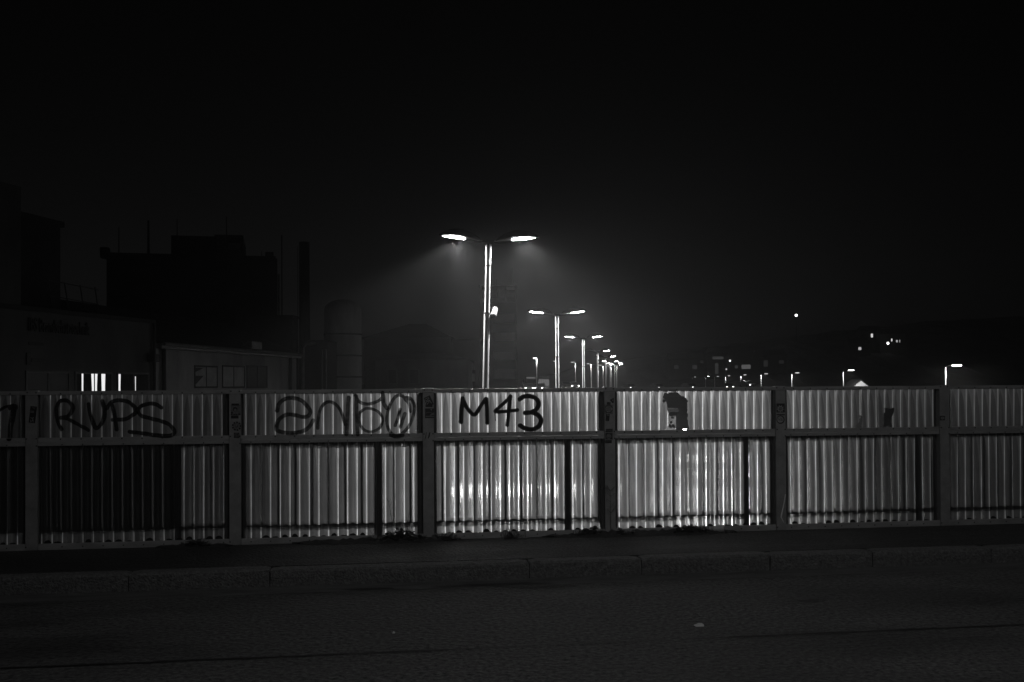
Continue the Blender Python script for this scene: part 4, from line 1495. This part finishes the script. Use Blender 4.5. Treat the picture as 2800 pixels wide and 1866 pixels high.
hip_house(985, 1240, 925, 886, 96, 12, 'dark house with a broad low roof between the silo and the tallest lamp', (1120, 1165))
hip_house(1015, 1290, 985, 968, 86, 9, 'low dark house with pale eaves in front of the broad-roofed house', (1090, 1215), M_WALL2, windows=((1060, 1085, 1010, 1050, M_GLASS), (1120, 1145, 1010, 1050, M_GLASS)))
pt = at(1272, 930, 100)
fb = thing('flat_block', 'low flat-roofed dark block left of the lookout tower', 'building', (pt.x, 100, 0))
OF = Vector((pt.x, 100, 0))
front_box(1236, 1312, 932, 100, 8, 'wall', M_DWALL, fb, GL, OF)
front_box(1234, 1314, 928, 99.9, 8.2, 'roof', M_ROOF, fb, pt.z - .1, OF)
p0, p1 = at(1268, 1045, 99.9), at(1300, 985, 99.9)
for k in range(2):
    z0 = p0.z + (p1.z - p0.z) * k * .52
    wo = part('window', MB().box(p0.x - pt.x, p1.x - pt.x, -.06, .02, z0, z0 + (p1.z - p0.z) * .4), M_FRAME, fb)
    part('pane', MB().box(p0.x - pt.x + .06, p1.x - pt.x - .06, -.09, -.062, z0 + .06, z0 + (p1.z - p0.z) * .4 - .06), M_GLASSP, wo)

# G: slender tower behind the tallest lamp
g0, g1 = at(1312, 780, 120), at(1412, 780, 120)
tw = thing('training_tower', 'slender dark tower with an open frame top, behind the tallest lamp', 'tower', ((g0.x + g1.x) / 2, 120, GL))
hw = (g1.x - g0.x) / 2
HT = g0.z - GL
part('shaft', MB().box(-hw, hw, 0, 4.4, 0, HT - 2.1), M_DWALL, tw)
part('top_slab', MB().box(-hw - .1, hw + .1, -.1, 4.5, HT - .16, HT), M_ROOF, tw)
for x in (-hw + .1, -hw * .5, -.02, hw * .42, hw - .1):
    for y in (.1, 4.2):
        part('frame_post', MB().box(x - .07, x + .07, y, y + .14, HT - 2.099, HT - .161), M_DARK, tw)
for z in (HT - 1.5, HT - 1.0):
    part('guard_rail', MB().box(-hw + .18, hw - .18, .08, .13, z, z + .06), M_DARK, tw)
for k in range(6):
    z = HT - 4.6 - k * 2.25
    if z > 1:
        part('floor_band', MB().box(-hw + 1.6, hw - .2, -.08, -.002, z, z + 1.1), M_WHITE, tw)
pt = at(1401, 728, 120)
part('mast', MB().tube([(pt.x - (g0.x + g1.x) / 2, 2, HT), (pt.x - (g0.x + g1.x) / 2, 2, pt.z - GL)], [.06, .03], 6), M_DARK, tw)
part('mast', MB().tube([(-hw * .1, 2, HT), (-hw * .1, 2, HT + .9)], .04, 6), M_DARK, tw)

# ------------------------------------------------------------------ lit building in the yard, seen through the torn sheet
def yard_building():
    Y = 75.0
    p1 = at(1848, 1118, Y)
    p0 = at(1610, 1118, Y)
    t = thing('yard_building', 'white low building in the yard, glimpsed through the torn upper sheet', 'building', ((p0.x + p1.x) / 2, Y, GL))
    cx = (p0.x + p1.x) / 2
    h = p1.z - GL
    a, b = p0.x - cx, p1.x - cx
    part('wall', MB().box(a, b, 0, 9, 0, h - .3), M_WALL, t)
    part('roof', MB().bbox(a - .2, b + .2, -.2, 9.2, h - .299, h, .03), M_ROOF, t)
    for (q0, q1, y0, y1) in ((1832, 1840, 1139, 1142), (1828, 1834, 1160, 1167), (1837, 1843, 1160, 1167)):
        w0, w1 = at(q0, y1, Y), at(q1, y0, Y)
        wo = part('window', MB().box(w0.x - cx, w1.x - cx, -.05, .02, w0.z - GL, w1.z - GL), M_FRAME, t)
        part('pane', MB().box(w0.x - cx + .03, w1.x - cx - .03, -.08, -.052, w0.z - GL + .03, w1.z - GL - .03), M_GLASS, wo)
    return t
yard_building()
def lit_hall():
    # row-windowed hall lower in the yard, its lights shimmer through the sheets
    Y = 46.0
    p0, p1 = at(1690, 1225, Y), at(1990, 1225, Y)
    cx = (p0.x + p1.x) / 2
    t = thing('lit_hall', 'long low hall with rows of small lit windows, blurred behind the translucent fourth bay', 'building', (cx, Y, GL))
    h = p0.z - GL
    part('wall', MB().box(p0.x - cx, p1.x - cx, 0, 6, 0, h), M_WALL2, t)
    part('roof', MB().bbox(p0.x - cx - .15, p1.x - cx + .15, -.15, 6.15, h + .002, h + .15, .02), M_ROOF, t)
    for py in (1240, 1276, 1321, 1342, 1362):
        for px in range(1860, 1960, 16):
            w0, w1 = at(px, py + 3, Y), at(px + 7, py - 3, Y)
            wo = part('window', MB().box(w0.x - cx - .03, w1.x - cx + .03, -.04, -.002, w0.z - GL - .03, w1.z - GL + .03), M_FRAME, t)
            part('pane', MB().box(w0.x - cx, w1.x - cx, -.06, -.041, w0.z - GL, w1.z - GL), M_HALL, wo)
    return t
M_HALL = emit('hall_window', 55.0)
lit_hall()
def floodlight(px, py, Y, strength, label, power=0, w=.19):
    c = at(px, py, Y)
    gz = ground_z(Y)
    t = thing('yard_floodlight', label, 'floodlight', (c.x, Y, gz))
    H = c.z - gz
    part('mast', MB().tube([(0, .12, 0), (0, .12, H + .1)], .05, 8), M_POLE, t, smooth=True)
    part('body', MB().bbox(-w - .03, w + .03, -.05, .1, H - w * .7 - .03, H + w * .7 + .03, .02), M_DARK, t)
    part('lens', MB().box(-w, w, -.065, -.052, H - w * .7, H + w * .7), emit('flood_lens', strength), t)
    if power:
        spot('flood_light', (c.x, Y - .08, c.z), Vector(((px - 1400) / 2722 * 9.6, 9.5, .55)) - Vector((c.x, Y, c.z)), power, R(13), 1.0, .2)
floodlight(1392, 1320, 44, 45, 'bright low floodlight glowing through the sheet beneath the letters', 430, .30)
floodlight(1872, 1177, 70, 30, 'small bright floodlight seen through the bottom of the tear', 0, .12)
floodlight(1925, 1400, 38, 5, 'low floodlight shimmering near the foot of the fourth bay', 110, .22)

# ------------------------------------------------------------------ small gabled roof under the right lamps
c = at(2353, 1059, 110)
hut = thing('gabled_hut', 'tall narrow hut with a bright white gable under a single lamp', 'hut', (c.x, 110, GL))
wd = 25 * 110 / 2722
zz = c.z - GL
za = at(2353, 1039, 110).z - GL
part('wall', MB().box(-wd * .85, wd * .85, .1, 3, 0, zz - .02), M_DWALL, hut)
part('gable', MB().prism([(-wd * .92, zz + .07), (wd * .92, zz + .07), (0, za - .04)], .04, 2.9), M_WHITE, hut)
part('eaves_board', MB().box(-wd, wd, 0, .08, zz - .015, zz + .06), M_WHITE, hut)
part('roof', MB().add([(-wd - .08, -.1, zz), (0, -.1, za + .03), (wd + .08, -.1, zz), (-wd - .08, 3.1, zz), (0, 3.1, za + .03), (wd + .08, 3.1, zz), (-wd - .02, -.1, zz - .05), (0, -.1, za - .03), (wd + .02, -.1, zz - .05)],
                      [(0, 1, 4, 3), (1, 2, 5, 4), (0, 6, 7, 1), (1, 7, 8, 2)]), M_ROOF, hut)

# ------------------------------------------------------------------ bus and cars on the far road
def bus(px, py_roof, Y, label):
    c = at(px, py_roof, Y)
    g = ground_z(Y)
    H = c.z - g
    t = thing('parked_bus', label, 'bus', (c.x, Y, g), R(-14))
    part('body', MB().bbox(-1.28, 1.28, 0, 11, .35, H, .18), M_CARW, t)
    part('windscreen', MB().box(-1.1, 1.1, -.03, .03, 1.25, H - .55), M_GLASS, t)
    part('destination_board', MB().box(-.85, .85, -.035, .03, H - .45, H - .2), M_LITDIM2, t)
    for k in range(5):
        part('side_window', MB().box(1.27, 1.30, .6 + k * 2, 2.4 + k * 2, 1.4, H - .6), M_LITDIM2, t)
        part('side_window', MB().box(-1.30, -1.27, .6 + k * 2, 2.4 + k * 2, 1.4, H - .6), M_GLASS, t)
    for y in (2.3, 8.2):
        for sg in (-1, 1):
            part('wheel', MB().tube([(sg * 1.30, y, .5), (sg * .98, y, .5)], .5, 14), M_TYRE, t)
    for sg in (-1, 1):
        part('headlight', MB().bbox(sg * .85 - .2, sg * .85 + .2, -.04, .05, .62, .86, .02), M_HEAD, t)
        part('mirror', MB().bbox(sg * 1.42 - .1, sg * 1.42 + .1, -.3, -.1, H - 1.1, H - .55, .03), M_DARK, t)
M_LITDIM2 = emit('bus_windows', 0.12)
bus(1452, 1029, 190, 'pale parked bus with dim lit windows, between the tallest and second lamps')

def car(px, py, Y, label, m=M_CAR, rz=0.0, lights=(1, 1), ls=None):
    c = at(px, py, Y)
    g = ground_z(Y)
    t = thing('car', label, 'car', (c.x, Y, g), rz, 'cars far off on the road across the yard')
    dz = c.z - g - .66
    prof = [(-2.1, .35), (-2.15, .75), (-1.3, .92), (-.6, 1.42), (1.0, 1.45), (1.8, 1.0), (2.1, .9), (2.1, .35)]
    vs = [(-.85, y, z) for y, z in prof] + [(.85, y, z) for y, z in prof]
    n = len(prof)
    fs = [tuple(range(n)), tuple(range(2 * n - 1, n - 1, -1))] + [(i, n + i, n + (i + 1) % n, (i + 1) % n) for i in range(n)]
    part('body', MB().add(vs, fs), m, t)
    part('windscreen', MB().add([(-.72, -1.27, .96), (.72, -1.27, .96), (.66, -.66, 1.39), (-.66, -.66, 1.39)], [(0, 1, 2, 3)]), M_GLASS, t, (0, -.03, .015))
    for y in (-1.35, 1.3):
        for sg in (-1, 1):
            part('wheel', MB().tube([(sg * .87, y, .32), (sg * .62, y, .32)], .32, 12), M_TYRE, t)
    for sg, on in zip((-1, 1), lights):
        part('headlight', MB().bbox(sg * .6 - .13, sg * .6 + .13, -2.2, -2.12, .58, .74, .02), M_HEAD if on else M_GLASS, t)
    t.location.z = g + dz
    return t
for (px, py, Y, lab, m, rz, li) in (
    (1443, 1061.5, 165, 'car with glaring headlights in front of the parked bus', M_CAR, .1, (1, 1)),
    (1475, 1061.5, 168, 'car with a row of bright lights just right of the parked bus', M_CAR, -.1, (1, 1)),
    (1544, 1056, 175, 'pale car with one bright light right of the second double lamp', M_CARW, .3, (0, 1)),
    (1566, 1055.5, 190, 'dark car with one small light left of the third double lamp', M_CAR, .2, (0, 1)),
    (1720, 1060.5, 200, 'single low headlight just right of the bunched lamps', M_CAR, .3, (1, 0)),
    (1797, 1060.5, 200, 'single low headlight above the torn upper sheet', M_CAR, .3, (1, 0)),
    (1885, 1059.5, 200, 'car headlight beside the very distant lamp of the right row', M_CAR, .4, (1, 0)),
    (1990, 1058.5, 200, 'car with a headlight pair among the right-hand lamps', M_CAR, .0, (1, 1)),
    (2043, 1052.5, 205, 'car with a higher bright headlight left of the fifth post', M_CAR, .3, (1, 0))):
    car(px, py, Y, lab, m, rz, li)

# ------------------------------------------------------------------ wooded hill with houses
def hill():
    r = np.random.default_rng(3)
    xs = np.linspace(-60, 520, 110)
    ys = [330, 360, 400, 450, 520, 620, 760]
    vs, fs = [], []
    for j, y in enumerate(ys):
        for x in xs:
            px = 1400 + x * 2722 / 450
            ht = max(0, (px - 1500) / 1300)
            e = 3 + 24 * min(1.2, ht) ** 0.7
            f = [0, .15, .45, .85, 1.15, 1.3, 1.35][j]
            z = -0.6 + e * f + (r.uniform(-1.6, 1.6) if 0 < j else 0) * min(1, ht + .3)
            vs.append((x, y, z))
    n = len(xs)
    for j in range(len(ys) - 1):
        for i in range(n - 1):
            fs.append((j * n + i, j * n + i + 1, j * n + n + i + 1, j * n + n + i))
    o = structure('hill', MB().add(vs, fs), M_HILL)
    return o
hill()

def hill_house(px, py, Y, w, h, label, wins, roof=True):
    c = at(px, py, Y)
    t = thing('hillside_house', label, 'house', (c.x, Y, c.z - h * .6), 0, 'houses on the dark hillside')
    part('wall', MB().box(-w / 2, w / 2, 0, 7, -6, h), M_DWALL, t)
    part('roof', MB().add([(-w / 2 - .4, -.4, h), (w / 2 + .4, -.4, h), (w / 2 + .4, 7.4, h), (-w / 2 - .4, 7.4, h), (-w / 2 + .5, 3.5, h + 2.4), (w / 2 - .5, 3.5, h + 2.4)],
                          [(0, 1, 5, 4), (1, 2, 5), (2, 3, 4, 5), (3, 0, 4), (0, 3, 2, 1)]), M_ROOF, t)
    for (dx, dz, ww, hh, s) in wins:
        wo = part('window', MB().box(dx - ww / 2 - .08, dx + ww / 2 + .08, -.05, -.002, dz - hh / 2 - .08, dz + hh / 2 + .08), M_FRAME, t)
        part('pane', MB().box(dx - ww / 2, dx + ww / 2, -.08, -.051, dz - hh / 2, dz + hh / 2), emit('house_pane', s), wo)
hill_house(2384, 918, 430, 9, 5, 'hillside house with one tiny lit window above the bright lamp', ((0, 3, .9, 1.6, .8),))
hill_house(2442, 929, 425, 11, 6, 'hillside house with two small lit windows right of the bright hill lamp', ((-.6, 3.4, .5, 1.2, .9), (1.6, 2.9, .7, 1.0, .45), (2.8, 2.9, .4, 1.2, .3)))
hill_house(2351, 951, 420, 9, 5, 'hillside house with one faint lit window left of the white gable', ((0, 2.6, 1.2, 1.2, .5),))
hill_house(2040, 999, 360, 12, 6, 'low hillside house with a wide lit window right of the cluster lamp', ((0, 3, 3.2, 1.5, .09), (-3.5, 3, 1, 1, .03)))
hill_house(1978, 988, 370, 12, 8, 'pale tall house beside the lit lamp in the low cluster', ((-2, 6, 4, 1.0, .035), (-2.5, 2, 1.2, 4, .025), (2.5, 6, 3.5, .8, .035)))
hill_house(1885, 1000, 380, 16, 6, 'dim house with faint windows at the left end of the hillside', ((-5, 3, 1.6, 1.4, .012), (2, 3, 1.8, 1.6, .014), (5, 5, 1.5, 1, .010)))
hill_house(2108, 990, 380, 12, 6, 'dim house with faint windows left of the fifth fence post', ((-2, 3, 1.6, 2.4, .014), (4, 3.5, 1.8, 1.2, .010)))

def hill_lamp(px, py, Y, s, rr, label):
    c = at(px, py, Y)
    t = thing('hill_street_lamp', label, 'street lamp', (c.x, Y, c.z - 7), 0, 'small lamps on the hillside')
    part('pole', MB().tube([(0, 0, -4), (0, 0, 7 - rr)], .08, 6), M_DARK, t)
    part('globe', MB().lathe([(.02, 7 - rr), (rr * .7, 7 - rr * .7), (rr, 7), (rr * .7, 7 + rr * .7), (.02, 7 + rr)], 0, 0, 10), emit('hill_lamp', s), t)
hill_lamp(2177, 863, 440, 8, .55, 'brightest lone lamp high in the dark sky above the right-hand row')
hill_lamp(2428, 939, 420, 6, .5, 'bright lamp among the hillside windows')
hill_lamp(1996, 987, 360, 2.5, .35, 'small lamp beside the pale tall house in the low cluster')
hill_lamp(1986, 1010, 350, .6, .3, 'dim lamp below the pale tall house in the low cluster')

# ------------------------------------------------------------------ mist
hz_mat, N, L = new_mat('mist')
N.remove(N['Principled BSDF'])
pv = N.new('ShaderNodeVolumePrincipled')
pv.inputs['Color'].default_value = grey(0.95)
pv.inputs['Density'].default_value = HAZE
pv.inputs['Anisotropy'].default_value = 0.55
L.new(pv.outputs[0], N['Material Output'].inputs['Volume'])
hb = MB().box(-700, 1300, -15, 1600, -8.2, 60)
o = link('haze', hb.mesh('haze', hz_mat))
o['kind'] = 'stuff'
